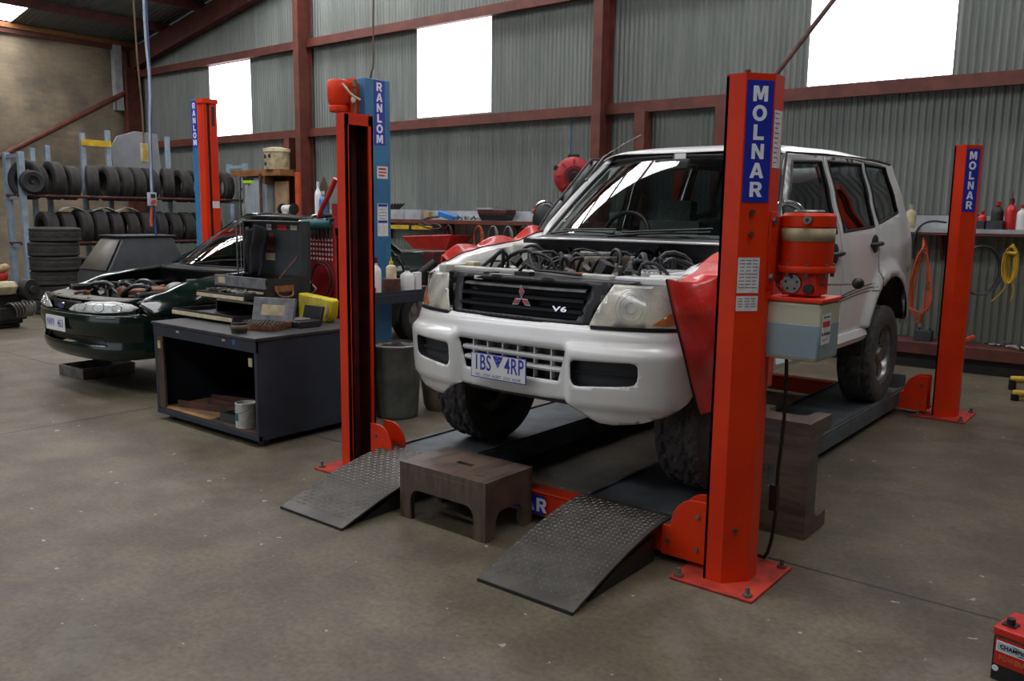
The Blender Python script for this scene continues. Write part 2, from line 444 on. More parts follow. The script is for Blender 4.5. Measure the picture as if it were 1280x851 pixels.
def corr_wall():
    b = B(); p = .0762; per = 8; x = XL; dx = p/per; nx = int((XR-XL)/dx)
    def Y(x): return YB + .0115*cos(2*pi*x/p)
    prev = {}
    bk = set()
    for i in range(nx+1):
        x = XL+i*dx
        zs = [0, roofz(x)]; w = next((w for w in WINS if w[0] <= x <= w[1]), None)
        segs = [(0, w[2]), (w[3], roofz(x))] if w else [(0, roofz(x))]
        cur = {}
        for k, (z0, z1) in enumerate(segs):
            cur[(bool(w), k)] = (b.b.verts.new((x, Y(x), z0)), b.b.verts.new((x, Y(x), z1)))
        if prev and set(prev) != set(cur):   # bridge at a window jamb
            a = prev; q = {}
            zs2 = WINS
            x0 = XL+(i-1)*dx
            ww = w or next(v for v in WINS if v[0] <= x0 <= v[1])
            src = {}
            for k, (z0, z1) in enumerate([(0, ww[2]), (ww[3], roofz(x0))]):
                src[k] = (b.b.verts.new((x0, Y(x0), z0)), b.b.verts.new((x0, Y(x0), z1)))
            if w:
                for k in (0, 1): b.face((src[k][0], cur[(True, k)][0], cur[(True, k)][1], src[k][1]))
            else:
                o = b.b.verts.new((x0, Y(x0), 0)), b.b.verts.new((x0, Y(x0), roofz(x0)))
                b.face((o[0], cur[(False, 0)][0], cur[(False, 0)][1], o[1]))
        else:
            for k in cur:
                if k in prev: b.face((prev[k][0], cur[k][0], cur[k][1], prev[k][1]))
        prev = cur
    return b.build('wall_back', ['sheet'], ang=80)
struct(corr_wall(), 'grey corrugated steel rear wall')
MT['skylight'] = emit('skylight', '#fbfbff', 11)
MT['day_sheet'] = emit('day_sheet', '#f6faff', 3.2)
for i, w in enumerate(WINS):
    struct(B().bx(w[0]-.03, w[1]+.03, YB+.015, YB+.035, w[2]-.03, w[3]+.03).build('window_%d' % (i+1), ['day_sheet']), 'bright translucent window sheet in the corrugated wall')

# brick wall --------------------------------------------------
def brick_mat():
    m, t, b = nt('brick'); N = t.nodes; L = t.links
    tc = N.new('ShaderNodeTexCoord'); sx = N.new('ShaderNodeSeparateXYZ'); L.new(tc.outputs['Object'], sx.inputs[0])
    cb = N.new('ShaderNodeCombineXYZ'); L.new(sx.outputs['Y'], cb.inputs['X']); L.new(sx.outputs['Z'], cb.inputs['Y'])
    br = N.new('ShaderNodeTexBrick'); L.new(cb.outputs[0], br.inputs['Vector']); br.inputs['Scale'].default_value = 1
    br.inputs['Brick Width'].default_value = .25; br.inputs['Row Height'].default_value = .086; br.inputs['Mortar Size'].default_value = .008
    br.inputs['Color1'].default_value = lin('#a8987f'); br.inputs['Color2'].default_value = lin('#978b7c'); br.inputs['Mortar'].default_value = lin('#9a9484')
    ns = N.new('ShaderNodeTexNoise'); ns.inputs['Scale'].default_value = 1.3; ns.inputs['Detail'].default_value = 6; L.new(cb.outputs[0], ns.inputs['Vector'])
    r = N.new('ShaderNodeValToRGB'); r.color_ramp.elements[0].position = .35; r.color_ramp.elements[1].position = .65
    r.color_ramp.elements[0].color = lin('#a2a09c'); r.color_ramp.elements[1].color = lin('#f6f0e4'); L.new(ns.outputs['Fac'], r.inputs['Fac'])
    mx = N.new('ShaderNodeMix'); mx.data_type = 'RGBA'; mx.blend_type = 'MULTIPLY'; mx.inputs['Factor'].default_value = .8
    L.new(br.outputs['Color'], mx.inputs['A']); L.new(r.outputs['Color'], mx.inputs['B']); L.new(mx.outputs['Result'], b.inputs['Base Color'])
    b.inputs['Roughness'].default_value = .9
    bp = N.new('ShaderNodeBump'); bp.inputs['Strength'].default_value = .5; bp.inputs['Distance'].default_value = .01; bp.invert = True
    L.new(br.outputs['Fac'], bp.inputs['Height']); L.new(bp.outputs['Normal'], b.inputs['Normal'])
    return m
MT['brick'] = brick_mat()
struct(B().bx(XL-.25, XL, YF-.3, YB+.1, 0, 5.36).build('wall_left', ['brick']), 'worn tan and brown brick end wall')
trim(B().bx(XL-.1, XL+.14, YF, YB, 5.36, 5.46), ['timber'], label='timber plate along the top of the brick wall')
# right and front walls (behind the camera), with the open roller door that lets the day in
struct(B().bx(XR, XR+.1, YF-.3, YB+.1, 0, 5.6).build('wall_right', ['roof_sheet']), 'dark sheet steel side wall')
DX0, DX1, DZ = -12.5, -3.0, 4.6
fw = B().bx(XL, DX0, YF-.1, YF, 0, 5.4).bx(DX1, XR, YF-.1, YF, 0, 5.4)
fw.prism([(XL, 5.4), (DX0, 5.4), (DX0, DZ), (DX1, DZ), (DX1, 5.4), (XR, 5.4), (XR, roofz(XR)), (XRIDGE, roofz(XRIDGE)), (XL, roofz(XL))], 'xz', YF-.1, YF)
struct(fw.build('wall_front', ['roof_sheet']), 'sheet steel front wall with an open roller door')

# roof --------------------------------------------------------
# translucent sheets, the right-slope ones unseen and added as fill light: (x0, x1, y0, y1)
SKY_AND_FILL = [(-18.25, -17.0, 2.7, 4.3), (-15.6, -11.5, 2.75, 3.85), (-12.7, XRIDGE-.1, 5.3, 6.5), (-13.5, XRIDGE-.1, -1.2, -.1), (XRIDGE+.1, 4.5, -1.1, -.3), (XRIDGE+.1, 4.5, 5.4, 6.0), (-13.5, XRIDGE-.1, -7.0, -5.9), (XRIDGE+.1, 3.5, -7.0, -6.4)]
def roof():
    b = B(); p = .0762*1.5
    ys = []; y = YF
    def Z(x, y): return roofz(x) + .012*cos(2*pi*y/p)
    xs = sorted({XL-.2, XRIDGE, XR+.2} | {s[0] for s in SKY_AND_FILL} | {s[1] for s in SKY_AND_FILL})
    n = int((YB+.3-YF)/(p/4))
    rows = []
    for i in range(n+1):
        y = YF+i*p/4
        rows.append((y, [b.b.verts.new((x, y, Z(x, y))) for x in xs]))
    for (y0, r0), (y1, r1) in zip(rows, rows[1:]):
        for k in range(len(xs)-1):
            if any(s[0] < (xs[k]+xs[k+1])/2 < s[1] and s[2] < (y0+y1)/2 < s[3] for s in SKY_AND_FILL): continue
            b.face((r0[k], r1[k], r1[k+1], r0[k+1]))
    return b.build('ceiling', ['roof_sheet'], ang=80)
struct(roof(), 'dark corrugated roof on red purlins')
k = len(WINS)
for (x0, x1, a, c) in SKY_AND_FILL:
    if True:
        k += 1; b = B(); z0, z1 = roofz(x0)+.015, roofz(x1)+.015
        b.prism([(x0, z0), (x1, z1), (x1, z1+.02), (x0, z0+.02)], 'xz', a-.05, c+.05)
        struct(b.build('window_%d' % k, ['skylight']), 'long translucent skylight strip in the roof, an added fill light on the right slope')
for i, x in enumerate([-18.33, -16.85, -15.4, -14.05, -12.7, -11.35, -10, -8.65, -7.3, -5.95, -3.5, -2.15, -.8, .55, 1.9, 3.25, 4.6, 5.95, 7.3]):
    z = roofz(x)-.015; trim(B().bx(x-.035, x+.035, YF, YB, z-.19, z-.012), ['steel_beam'], label='red roof purlin')
def rafter(y, w=.16, h=.42):
    b = B()
    for s in (0, 1):
        x0, x1 = (XL, XRIDGE) if not s else (XRIDGE, XR)
        z0, z1 = roofz(x0)-.2, roofz(x1)-.2
        b.prism([(x0, z0-h), (x1, z1-h), (x1, z1), (x0, z0)], 'xz', y-w/2, y+w/2)
    return b
trim(rafter(6.93), ['steel_beam'], label='red steel rafter along the rear wall')
trim(rafter(-2.6), ['steel_beam'], label='red steel rafter across the roof')

# girts and columns on the back wall ---------------------------
def girt(x0, x1, z):
    b = B().bx(x0, x1, YB-.14, YB-.02, z-.01, z+.115); b.bx(x0, x1, YB-.16, YB-.14, z-.02, z+.128); return b
for z in (3.06, 4.7):
    trim(girt(XL, XR, z), ['steel_red'], label='red steel girt along the rear wall')
def icol(x, y0=6.72, y1=7.03, w=.15, z1=None):
    z1 = z1 or roofz(x)-.6
    b = B().bx(x-w/2, x+w/2, y0, y0+.02, 0, z1); b.bx(x-w/2, x+w/2, y1-.02, y1, 0, z1); b.bx(x-.012, x+.012, y0+.01, y1-.01, 0, z1)
    return b
for x in (-11.905, -5.215, 1.4):
    trim(icol(x), ['steel_red'], label='red steel column against the rear wall')
for x in (-12.42, -4.58, -3.39):
    trim(B().bx(x-.08, x+.08, 6.84, 6.96, 0, 3.04).bx(x-.08, x+.08, 6.96, 7.06, 0, 3.04), ['steel_red'], label='short red post below the lower girt')
trim(icol(-18.2, 6.65, 7.0, .2), ['steel_red'], label='red corner column')
trim(B().cyl((-18.22, 6.75, 4.35), (-18.22, 3.3, 2.35), .06), ['steel_red'], label='diagonal red brace on the brick wall')
trim(B().bx(-18.38, -18.2, 6.45, 6.62, 3.9, 5.35), ['pale_grey'], label='grey downpipe box in the corner')
# ============================================================ FOUR POST HOIST
def bolt(b, x, y, z, r=.014, h=.04, m=0):
    b.cyl((x, y, z), (x, y, z+.012), r*1.6, n=6, m=m); b.cyl((x, y, z+.012), (x, y, z+h), r*.7, n=10, m=m)
def stack_text(b, word, o, right, z_top, pitch, size, m, bold=.02, sx=1.15):
    for i, ch in enumerate(word):
        b.text(ch, size, face_mx((o[0], o[1], z_top-(i+.5)*pitch), right, (0, 0, 1)), m, bold=bold*size/.1, sx=sx)
SEC = [(-.085, -.1), (0, -.1), (.085, 0), (.085, .095), (.062, .115), (-.085, .115)]
HP = 2.21
def lift_post(x, y, flip, label, decal=True, plate_worn=True, back=False):
    t = thing('lift_post', label, 'lift post', (x, y, 0), 0, 'four red hoist posts')
    s = -1 if flip else 1; ys = -1 if back else 1
    def P(u, v): return (s*u, .05+ys*(v-.05))
    inner = [(-.085, -.085), (-.006, -.085), (.07, .006), (.07, .088), (.055, .10), (-.085, .10)]
    b = B()
    for z0, z1 in ((.012, HP),):
        o = [b.ring([(*P(*p), z) for p in SEC]) for z in (z0, z1)]; i = [b.ring([(*P(*p), z) for p in inner]) for z in (z0, z1)]
        b.strip(o[0], o[1], False); b.strip(i[0], i[1], False)
        for k in (0, 1): b.strip(o[k], i[k], False)
        for e in (0, -1): b.face((o[0][e], o[1][e], i[1][e], i[0][e]))
    for v0, v1 in ((-.1, -.078), (.078, .115)):   # lips of the channel
        p, q = P(-.085, v0), P(-.073, v1); b.bx(p[0], q[0], p[1], q[1], .012, HP)
    b.prism([P(*p) for p in SEC], 'xy', HP, HP+.008)
    p, q = P(-.085, -.1), P(-.075, .115); b.bx(p[0], q[0], p[1], q[1], HP-.06, HP)
    b.build('column', ['lift_red'], t)
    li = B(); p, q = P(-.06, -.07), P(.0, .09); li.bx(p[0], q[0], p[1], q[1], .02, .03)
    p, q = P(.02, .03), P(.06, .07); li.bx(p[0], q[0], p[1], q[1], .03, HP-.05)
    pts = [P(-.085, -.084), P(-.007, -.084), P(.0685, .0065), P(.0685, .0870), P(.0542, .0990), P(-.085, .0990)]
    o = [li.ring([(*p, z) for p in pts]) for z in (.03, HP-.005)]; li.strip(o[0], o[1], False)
    li.build('channel_shade', ['lift_dark_red'], t)  # inner faces coloured dark red to hold the shade of the hollow channel
    b = B(); x0, x1 = sorted((s*-.215, s*.18)); y0, y1 = sorted((.05+ys*-.23, .05+ys*.24)); b.bx(x0, x1, y0, y1, 0, .014); b.build('base_plate', ['lift_red_worn'], t, bevel=.003)
    for u, v in ((-.18, -.15), (.145, -.145), (.145, .25), (-.18, .25)):
        c = B(); p = P(u, v); bolt(c, p[0], p[1], .014); c.build('anchor_bolt', ['steel'], t)
    if decal:
        fx = Vector((.085, .1*ys, 0)); m = Vector((*P(.0425, -.05), 0)); n = Vector((.1*s, -.085*ys, 0)).normalized()
        r = Vector((0, 0, 1)).cross(n); o = m+n*.0015
        if True:
            b = B(); mx = face_mx(o, r, (0, 0, 1)); h0, h1 = HP-.515, HP-.02
            b.box((0, 0, 0), (.118, h1-h0, .002)); b.xf(mx @ Matrix.Translation((0, (h0+h1)/2, 0)))
            pt_ = (h1-h0-.03)/6; p0 = o+n*.0014; heavy(b, 'MOLNAR', pt_*.80, face_mx((p0.x, p0.y, h1-.015-pt_/2), r, (0, 0, 1)), 1, vertical=pt_)
            b.build('name_decal', ['decal_blue', 'decal_white'], t, label='blue name decal with white capitals')
    return t
pr = lift_post(0, 0, False, 'nearest red steel hoist post, carrying the oil pump, right of the white car')
pl = lift_post(-2.575, 0, True, 'red hoist post between the open blue cabinet and the white car, its hollow side showing', decal=False)
pb = lift_post(.02, 4.18, False, "smaller far red hoist post with blue decal, right of the white car's rear")
pb2 = lift_post(-2.52, 4.18, True, 'red hoist post hidden behind the white car near the rear wall', decal=False)
# labels and bolts on the nearest post
def chamfer_plate(b, u, z0, z1, w, m=0):
    n = Vector((.1, -.085, 0)).normalized(); r = Vector((0, 0, 1)).cross(n); o = Vector((.0425, -.05, 0))+n*.0012+r*u
    b.xf(Matrix()); c = B(); c.box((0, 0, 0), (w, z1-z0, .0016)); c.xf(face_mx((o.x, o.y, (z0+z1)/2), r, (0, 0, 1)))
    return c, o, n, r
for z0, z1, lines in ((1.315, 1.465, 9), (1.238, 1.302, 4)):
    c, o, n, r = chamfer_plate(B(), -.012, z0, z1, .098)
    rr = random.Random(z0)
    for i in range(lines):
        z = z1-.012-(z1-z0-.02)*i/lines
        for seg in range(3):
            w = rr.uniform(.015, .028)
            for f in (): pass
            d = B
            q = o+n*.001+r*((seg-1)*.029)
            vs = [c.b.verts.new((q+r*a*w/2+Vector((0, 0, z+bb*.0016))-Vector((0, 0, 0)))) for a, bb in ((-1, -1), (1, -1), (1, 1), (-1, 1))]
            c.face(vs, 1)
    c.build('instruction_label', ['label_paper', 'label_ink'], pr, label='white instruction label')
c = B().bx(.0855, .087, .005, .085, 1.84, 2.075)
for i in range(11): c.bx(.087, .0873, .012, .012+random.uniform(.03, .065), 2.06-i*.02, 2.064-i*.02, m=1)
c.build('instruction_label', ['label_paper', 'label_ink'], pr, label='long white instruction sheet on the side face')
for z in (1.565, 1.655, .26):
    n = Vector((.1, -.085, 0)).normalized(); o = Vector((.035, -.058, z)); B().cyl(o, o+n*.012, .012, n=6).build('bolt', ['rust_steel'], pr)
B().bx(.084, .0905, .02, .09, 1.33, 1.66).bx(.084, .092, .09, .24, 1.36, 1.64).build('pump_bracket', ['lift_red'], pr, bevel=.003)
for z in (1.38, 1.62): B().cyl((.0905, .045, z), (.104, .045, z), .016, n=6).build('bracket_bolt', ['steel'], pr)
B().cyl((-.04, .0, HP+.008), (-.04, .0, HP+.035), .012).build('top_stud', ['rust_steel'], pr)
# far post: little hook on top
B().tube([(.03, .05, HP), (.03, .05, HP+.05), (.05, .05, HP+.06), (.055, .05, HP+.03)], .005, n=6).build('hook', ['steel'], pb)

# rod rising from the post top
tag(B().tube([(.045, .08, HP+.012), (.127, .5, 2.598), (.127+.082*7, .5+.42*7, 2.598+.376*7)], .011, n=8, smooth=0).build('conduit_pipe', ['rust_steel']), 'thin rusty pipe slanting up from the top of the nearest hoist post', 'pipe')

# power unit on the nearest post
pu = thing('hydraulic_pump_unit', 'red hydraulic motor on a pale oil tank bolted to the nearest hoist post', 'hydraulic pump', (.196, .175, 1.03))
px, py = 0.0, 0.0
B().lathe([(.0, .40), (.106, .40), (.109, .41), (.109, .565), (.112, .567), (.112, .612), (.1, .625), (0, .626)], n=40, caps=False).build('motor', ['lift_red'], pu)
B().lathe([(.1105, .505), (.1105, .56)], n=40, caps=False).build('rating_plate', ['cream_dirty'], pu, solid=.001)
b = B().lathe([(.03, .628), (.065, .63), (.06, .637), (0, .637)], n=24, caps=False); b.cyl((.035, -.1, .595), (.035, -.122, .595), .017); b.cyl((.035, -.122, .595), (.035, -.124, .595), .008, m=1)
b.build('motor_cap', ['steel', 'black_steel'], pu)
B().lathe([(0, .372), (.118, .372), (.12, .376), (.12, .396), (.118, .4), (0, .4)], n=32, caps=False).build('flange', ['lift_red'], pu)
b = B()
for i in range(8):
    a = pi/8+i*pi/4; B().cyl((.108*cos(a), .108*sin(a), .355), (.108*cos(a), .108*sin(a), .412), .009, n=6).build('flange_bolt', ['steel'], pu)
b = B().box((0, 0, .325), (.15, .15, .1)); b.cyl((0, 0, .27), (0, 0, .372), .07, n=24); b.build('valve_block', ['lift_red'], pu, bevel=.008)
b = B().cyl((-.03, -.075, .325), (-.03, -.084, .325), .04, n=28)
for i in range(5):
    a = i*2*pi/5+.3; b.cyl((-.03+.026*cos(a), -.084, .325+.026*sin(a)), (-.03+.026*cos(a), -.0855, .325+.026*sin(a)), .006, n=8, m=1)
b.build('valve_cover', ['steel', 'black_steel'], pu)
B().cyl((.045, -.07, .305), (.045, -.095, .305), .022).build('port_plug', ['dark_steel'], pu)
B().tube([(.07, -.02, .322), (.16, -.05, .33), (.235, -.075, .338)], .004, n=6).ell((.245, -.079, .342), (.024, .024, .024), m=1).build('control_lever', ['steel', 'black_plastic'], pu)
b = B()
for (a, c_, d) in ((-.1, .0, .40), (-.095, .04, .36), (-.1, -.03, .33)): b.tube([(a, c_, d), (a-.03, c_-.02, d+.02), (a-.035, c_-.03, d-.05), (a, c_-.03, d-.09)], .008, n=6)
b.build('fittings', ['steel'], pu)
B().bx(-.118, .118, -.122, .122, 0.0, .25).build('oil_tank', ['reservoir_shell'], pu, bevel=.012)
B().bx(-.1195, .1195, -.1235, .1235, .004, .165).build('oil_fill', ['reservoir_oil'], pu, bevel=.012, label='blue-grey oil showing through the lower half of the tank')
B().bx(-.125, .125, -.128, .128, .25, .268).build('tank_lid', ['lift_red'], pu, bevel=.004)
b = B().bx(.1198, .121, -.11, .0, .075, .205)
for z in (.19,): b.bx(.121, .1214, -.095, -.012, z-.003, z+.003, m=1)
b.bx(.121, .1214, -.1, -.01, .148, .172, m=2)
b.text('In Service', .024, face_mx((.1216, -.055, .12), (0, 1, 0), (0, 0, 1)), 1); b.bx(.121, .1214, -.09, -.03, .092, .095, m=2)
b.build('tank_sticker', ['label_paper', 'label_ink', 'label_red'], pu, label='white and red sticker')
cb = B().tube([(.14, .16, 1.03), (.142, .17, .9), (.135, .19, .7), (.115, .20, .45), (.122, .20, .33), (.10, .23, .17), (.06, .27, .03), (.0, .32, .012)], .0085, n=8, smooth=1)
cb.bx(.088, .125, .185, .215, .30, .42, m=0)
tag(cb.build('power_cable', ['black_plastic']), 'black cable with inline switch hanging below the pale oil tank', 'cable')

# platform: cross beams, runways --------------------------------
lp = thing('lift_platform', 'dark steel drive-on runways and red cross beams of the hoist, under the white car', 'vehicle hoist', (-1.26, 2.1, 0))
def lpb(b, n, mats, **k): return b.xf(Matrix.Translation((1.26, -2.1, 0))).build(n, mats, lp, **k)
RW = .18
for y0, nm in ((0, 'front'), (4.12, 'rear')):
    b = B().bx(-2.36, -.16, y0, y0+.1, .04, RW-.005); b.bx(-2.36, -.16, y0-.008, y0+.108, RW-.012, RW-.004)
    lpb(b, 'cross_beam', ['lift_red'], bevel=.004)
    for s, x in ((1, -.115), (-1, -2.405)):
        # rounded carriage plate that climbs into the post
        pts = [(x, .035), (x-s*.235, .035), (x-s*.235, .175), (x-s*.2, .178)] + [(x-s*.20+s*.2*sin(radians(a)), .178+.15*(1-cos(radians(a)))) for a in range(15, 91, 15)] + [(x, .345)]
        pts = [(x, .035), (x-s*.235, .035), (x-s*.235, .178), (x-s*.19, .182)]+[(x-s*(.19-.12*(1-cos(radians(a)))), .182+.15*sin(radians(a))) for a in range(20, 91, 14)]+[(x, .335)]
        b = B().prism(pts, 'xz', y0-.012, y0+.0)
        b.prism(pts, 'xz', y0+.1, y0+.112)
        lpb(b, 'carriage_plate', ['lift_red'], bevel=.002)
        for dx, dz in ((.05, .26), (.05, .1), (.2, .11)): lpb(B().cyl((x-s*dx, y0-.012, dz), (x-s*dx, y0-.022, dz), .011, n=6), 'carriage_bolt', ['steel'])
b = B().bx(-1.505, -1.05, -.0096, -.0085, .052, .158); heavy(b, 'MOLNAR', .075, face_mx((-1.277, -.0100, .105), (1, 0, 0), (0, 0, 1)), 1, gap=.2)
lpb(b, 'name_decal', ['decal_blue', 'decal_white'], label='blue name decal with white capitals')
for x0, x1 in ((-2.31, -1.77), (-.87, -.33)):
    b = B().bx(x0, x1, .0, 4.35, RW-.03, RW)
    for xx in (x0, x1-.03): b.bx(xx, xx+.03, .11, 4.11, .055, RW-.03)
    for xx in (x0+.012, x1-.03): b.bx(xx, xx+.018, .12, 4.3, RW, RW+.012)
    lpb(b, 'runway', ['runway_steel'], bevel=.003)
    b = B().prism([(4.22, RW), (4.35, RW), (4.35, RW+.1), (4.32, RW+.11)], 'yz', x0+.02, x1-.02); lpb(b, 'wheel_stop', ['black_steel'], bevel=.004)

# ramps ----------------------------------------------------------
def ramp(x0, label):
    w = .52
    t = thing('loading_ramp', label, 'ramp', (x0, -.02, 0), 0, 'checker plate loading ramps')
    def prof(v):   # v 0..1 from the runway down to the floor, v>0 ahead
        y = .12-.86*v
        if y > .02: z = RW+.012
        else:
            u = (.02-y)/.76; z = .012+RW*(1-u**1.45)
        return y, z
    b = B(); nv = 40
    top = b.grid(10, nv, lambda u, v: (u*w, prof(v)[0], prof(v)[1])).V
    bot = b.grid(10, nv, lambda u, v: (u*w, prof(v)[0], prof(v)[1]-.01)).V
    for j in range(nv):
        for i in (0, 10): b.face((top[i][j], top[i][j+1], bot[i][j+1], bot[i][j]))
    for i in range(10):
        for j in (0, nv): b.face((top[i][j], top[i+1][j], bot[i+1][j], bot[i][j]))
    # raised bar tread, alternating at right angles
    p = .0265
    for i in range(int(w/p)):
        for j in range(int(.78/p)):
            u = (i+.5)*p; v = .04+(j+.5)*p/.86
            if v > .985: continue
            y, z = prof(v); y2, z2 = prof(v+.004); sl = atan2(z2-z, y2-y)
            n = Vector((0, -(z2-z), (y2-y))).normalized(); n = n if n.z > 0 else -n
            tv = Vector((0, y2-y, z2-z)).normalized(); ux = Vector((1, 0, 0)); sg = 1 if (i+j) % 2 else -1
            d = (ux+tv*sg).normalized(); e = (ux-tv*sg).normalized(); c = Vector((u, y, z))
            q = [c+d*.0125, c+e*.0035, c-d*.0125, c-e*.0035]
            V = b.ring(q); tpv = b.ring([c+n*.003+d*.006, c+n*.003-d*.006])
            b.face((V[0], V[1], tpv[0]), 1); b.face((V[1], V[2], tpv[1], tpv[0]), 1); b.face((V[2], V[3], tpv[1]), 1); b.face((V[3], V[0], tpv[0], tpv[1]), 1)
    b.build('tread_plate', ['checker_plate', 'tread_lug'], t, weld=False, ang=25)
    b = B().bx(0, w, -.742, -.732, 0, .014); b.build('toe_edge', ['black_steel'], t)
    for x in (.02, w-.032): B().prism([(-.60, .004), (-.03, .004), (-.03, RW-.05), (-.35, .085)], 'yz', x, x+.012).build('stiffener', ['black_steel'], t)
    return t
ramp(-2.315, 'left steel checker plate ramp, in front of the red post by the cabinet')
ramp(-.865, 'nearest steel checker plate ramp, beside the post with the oil pump')

# step stools ------------------------------------------------------
def stool():
    t = thing('step_stool', 'worn dark brown step stool with hand slot standing between the two ramps', 'step stool', (-1.425, -.215, 0), 0, 'brown step stools')
    L_, W_, H_ = .61, .385, .31
    b = B(); hx, hy = .055, .018
    for (x0, x1, y0, y1) in ((-L_/2, L_/2, -W_/2, -hy), (-L_/2, L_/2, hy, W_/2), (-L_/2, -hx, -hy, hy), (hx, L_/2, -hy, hy)): b.bx(x0, x1, y0, y1, H_-.03, H_)
    b.build('top', ['oily_wood'], t)
    for s in (-1, 1):
        a = .225; pts = [(-L_/2, 0), (-L_/2+.085, 0)] + [(-a+.055-.055*cos(radians(k)), .10+.07*sin(radians(k))) for k in range(0, 91, 15)] + [(a-.055+.055*sin(radians(k)), .10+.07*cos(radians(k))) for k in range(0, 91, 15)] + [(L_/2-.085, 0), (L_/2, 0), (L_/2, H_-.03), (-L_/2, H_-.03)]
        y = s*(W_/2-.03); B().prism(pts, 'xz', min(y, s*W_/2), max(y, s*W_/2)).build('side_board', ['oily_wood'], t, bevel=.002)
    for s in (-1, 1):
        a = .11; pts = [(-W_/2+.03, 0), (-a, 0)] + [(-a+.05-.05*cos(radians(k)), .08+.06*sin(radians(k))) for k in range(0, 91, 18)] + [(a-.05+.05*sin(radians(k)), .08+.06*cos(radians(k))) for k in range(0, 91, 18)] + [(a, 0), (W_/2-.03, 0), (W_/2-.03, H_-.03), (-W_/2+.03, H_-.03)]
        x = s*(L_/2-.03); B().prism(pts, 'yz', min(x, s*L_/2), max(x, s*L_/2)).build('end_board', ['oily_wood'], t, bevel=.002)
    B().bx(.17, .235, -.112, -.107, H_, H_+.001).bx(.18, .2, -.118, -.112, H_, H_+.001).build('scorch_mark', ['black_steel'], t)
    return t
st = stool()
# the second one is turned on end: its x axis points up, its top faces the camera side
s2 = dup(st, (-.098, .985, .305), None, 'brown step stool turned on end behind the nearest hoist post, under the car door')
s2.matrix_world = Matrix(((0, 1, 0, -.098), (0, 0, -1, .985), (-1, 0, 0, .305), (0, 0, 0, 1)))
# ============================================================ WHITE FOUR WHEEL DRIVE
car = thing('car', 'white four wheel drive with its bonnet off, engine bare, standing on the red hoist', 'car', (-1.235, .67, RW))
PATH = [(0, -.735), (.3, -.725), (.5, -.70), (.65, -.66), (.77, -.595), (.855, -.505), (.897, -.40), (.91, -.28), (.912, -.1)]
PS = [0]
for a, c in zip(PATH, PATH[1:]): PS.append(PS[-1]+math.hypot(c[0]-a[0], c[1]-a[1]))
def path(s):
    """front plan curve of the car: arc length -> point and outward normal"""
    sg = 1 if s >= 0 else -1; s = abs(s); s = min(s, PS[-1]-1e-4)
    i = max(k for k in range(len(PS)-1) if PS[k] <= s); t = (s-PS[i])/(PS[i+1]-PS[i])
    P = lambda k: Vector((PATH[k][0], PATH[k][1])) if k >= 0 else Vector((-PATH[-k][0], PATH[-k][1]))
    p0, p1, p2, p3 = P(i-1), P(i), P(i+1), P(min(i+2, len(PATH)-1))
    q = .5*((2*p1)+(p2-p0)*t+(2*p0-5*p1+4*p2-p3)*t*t+(3*p1-p0-3*p2+p3)*t**3)
    d = .5*((p2-p0)+2*(2*p0-5*p1+4*p2-p3)*t+3*(3*p1-p0-3*p2+p3)*t*t); d.normalize()
    return Vector((sg*q.x, q.y, 0)), Vector((sg*d.y, -d.x, 0))
def front(off):
    def f(s, z):
        p, n = path(s); q = p+n*(off(s, z) if callable(off) else off); return (q.x, q.y, z)
    return f
def boff(s, z):
    o = interp(z, [.43, .455, .49, .55, .62, .78, .81, .835, .86, .905, .915], [-.005, .018, .030, .038, .044, .053, .051, .034, .030, .014, .0])
    a = abs(s)
    if z < .85: o += .022*sst(.352, .385, a)*(1-sst(.82, .95, a))*sst(.49, .54, z)*(1-sst(.79, .84, z))
    o -= .02*(1-sst(.335, .36, a))*(1-sst(.79, .83, z))
    return o
def mir(P): return [(-x, y) for x, y in P][::-1]
fog = [(.388, .735), (.394, .746), (.408, .753), (.68, .760), (.70, .756), (.712, .742), (.714, .70), (.710, .67), (.698, .652), (.675, .645), (.43, .624), (.408, .626), (.396, .638), (.388, .66)]
lowg = [(-.345, .788), (.345, .788), (.305, .628), (-.305, .628)]
bo = [(0, .915), (.5, .915), (.8, .925), (.99, .92), (1.0, .80), (.99, .64), (.95, .565), (.85, .50), (.72, .455), (.60, .435), (.53, .438), (.43, .49), (.335, .535), (0, .53)]
bo = bo + [(-x, y) for x, y in bo[1:-1]][::-1]
b = B().panel(bo, front(boff), .018, [fog, mir(fog), lowg])
b.grid(60, 2, lambda u, v: front(lambda s, z: -.004-.10*v)(-.99+1.98*u, .915+.012*sin(v*1.5)))
b.build('front_bumper', ['car_white'], car, ang=50, solid=.004)
def pocket(out, depth, name, mats, off=boff, bar=None, mcap=0):
    b = B(); n = len(out)
    dn = []
    for i, p in enumerate(out):
        q = out[(i+1) % n]; k = max(1, int(math.hypot(q[0]-p[0], q[1]-p[1])/.03)); dn += [(p[0]+(q[0]-p[0])*j/k, p[1]+(q[1]-p[1])*j/k) for j in range(k)]
    A = b.ring([front(lambda s, z: off(s, z)-.001)(*p) for p in dn]); C = b.ring([front(lambda s, z: off(s, z)-depth)(*p) for p in dn]); b.strip(A, C)
    b.panel(out, front(lambda s, z: off(s, z)-depth), .04, m=mcap)
    return b
for o in (fog, mir(fog)):
    b = pocket(o, .05, '', None); s0 = min(p[0] for p in o)+.01; s1 = max(p[0] for p in o)-.01
    b.grid(16, 4, lambda u, v: front(lambda s, z: boff(s, z)-.05+.022*sin(pi*v))(s0+(s1-s0)*u, .684+.014*v))
    b.build('fog_lamp_pocket', ['dark_grey_plastic'], car, label='dark oval pocket in the bumper')
b = pocket(lowg, .06, '', None); b.build('lower_grille', ['black_plastic'], car)
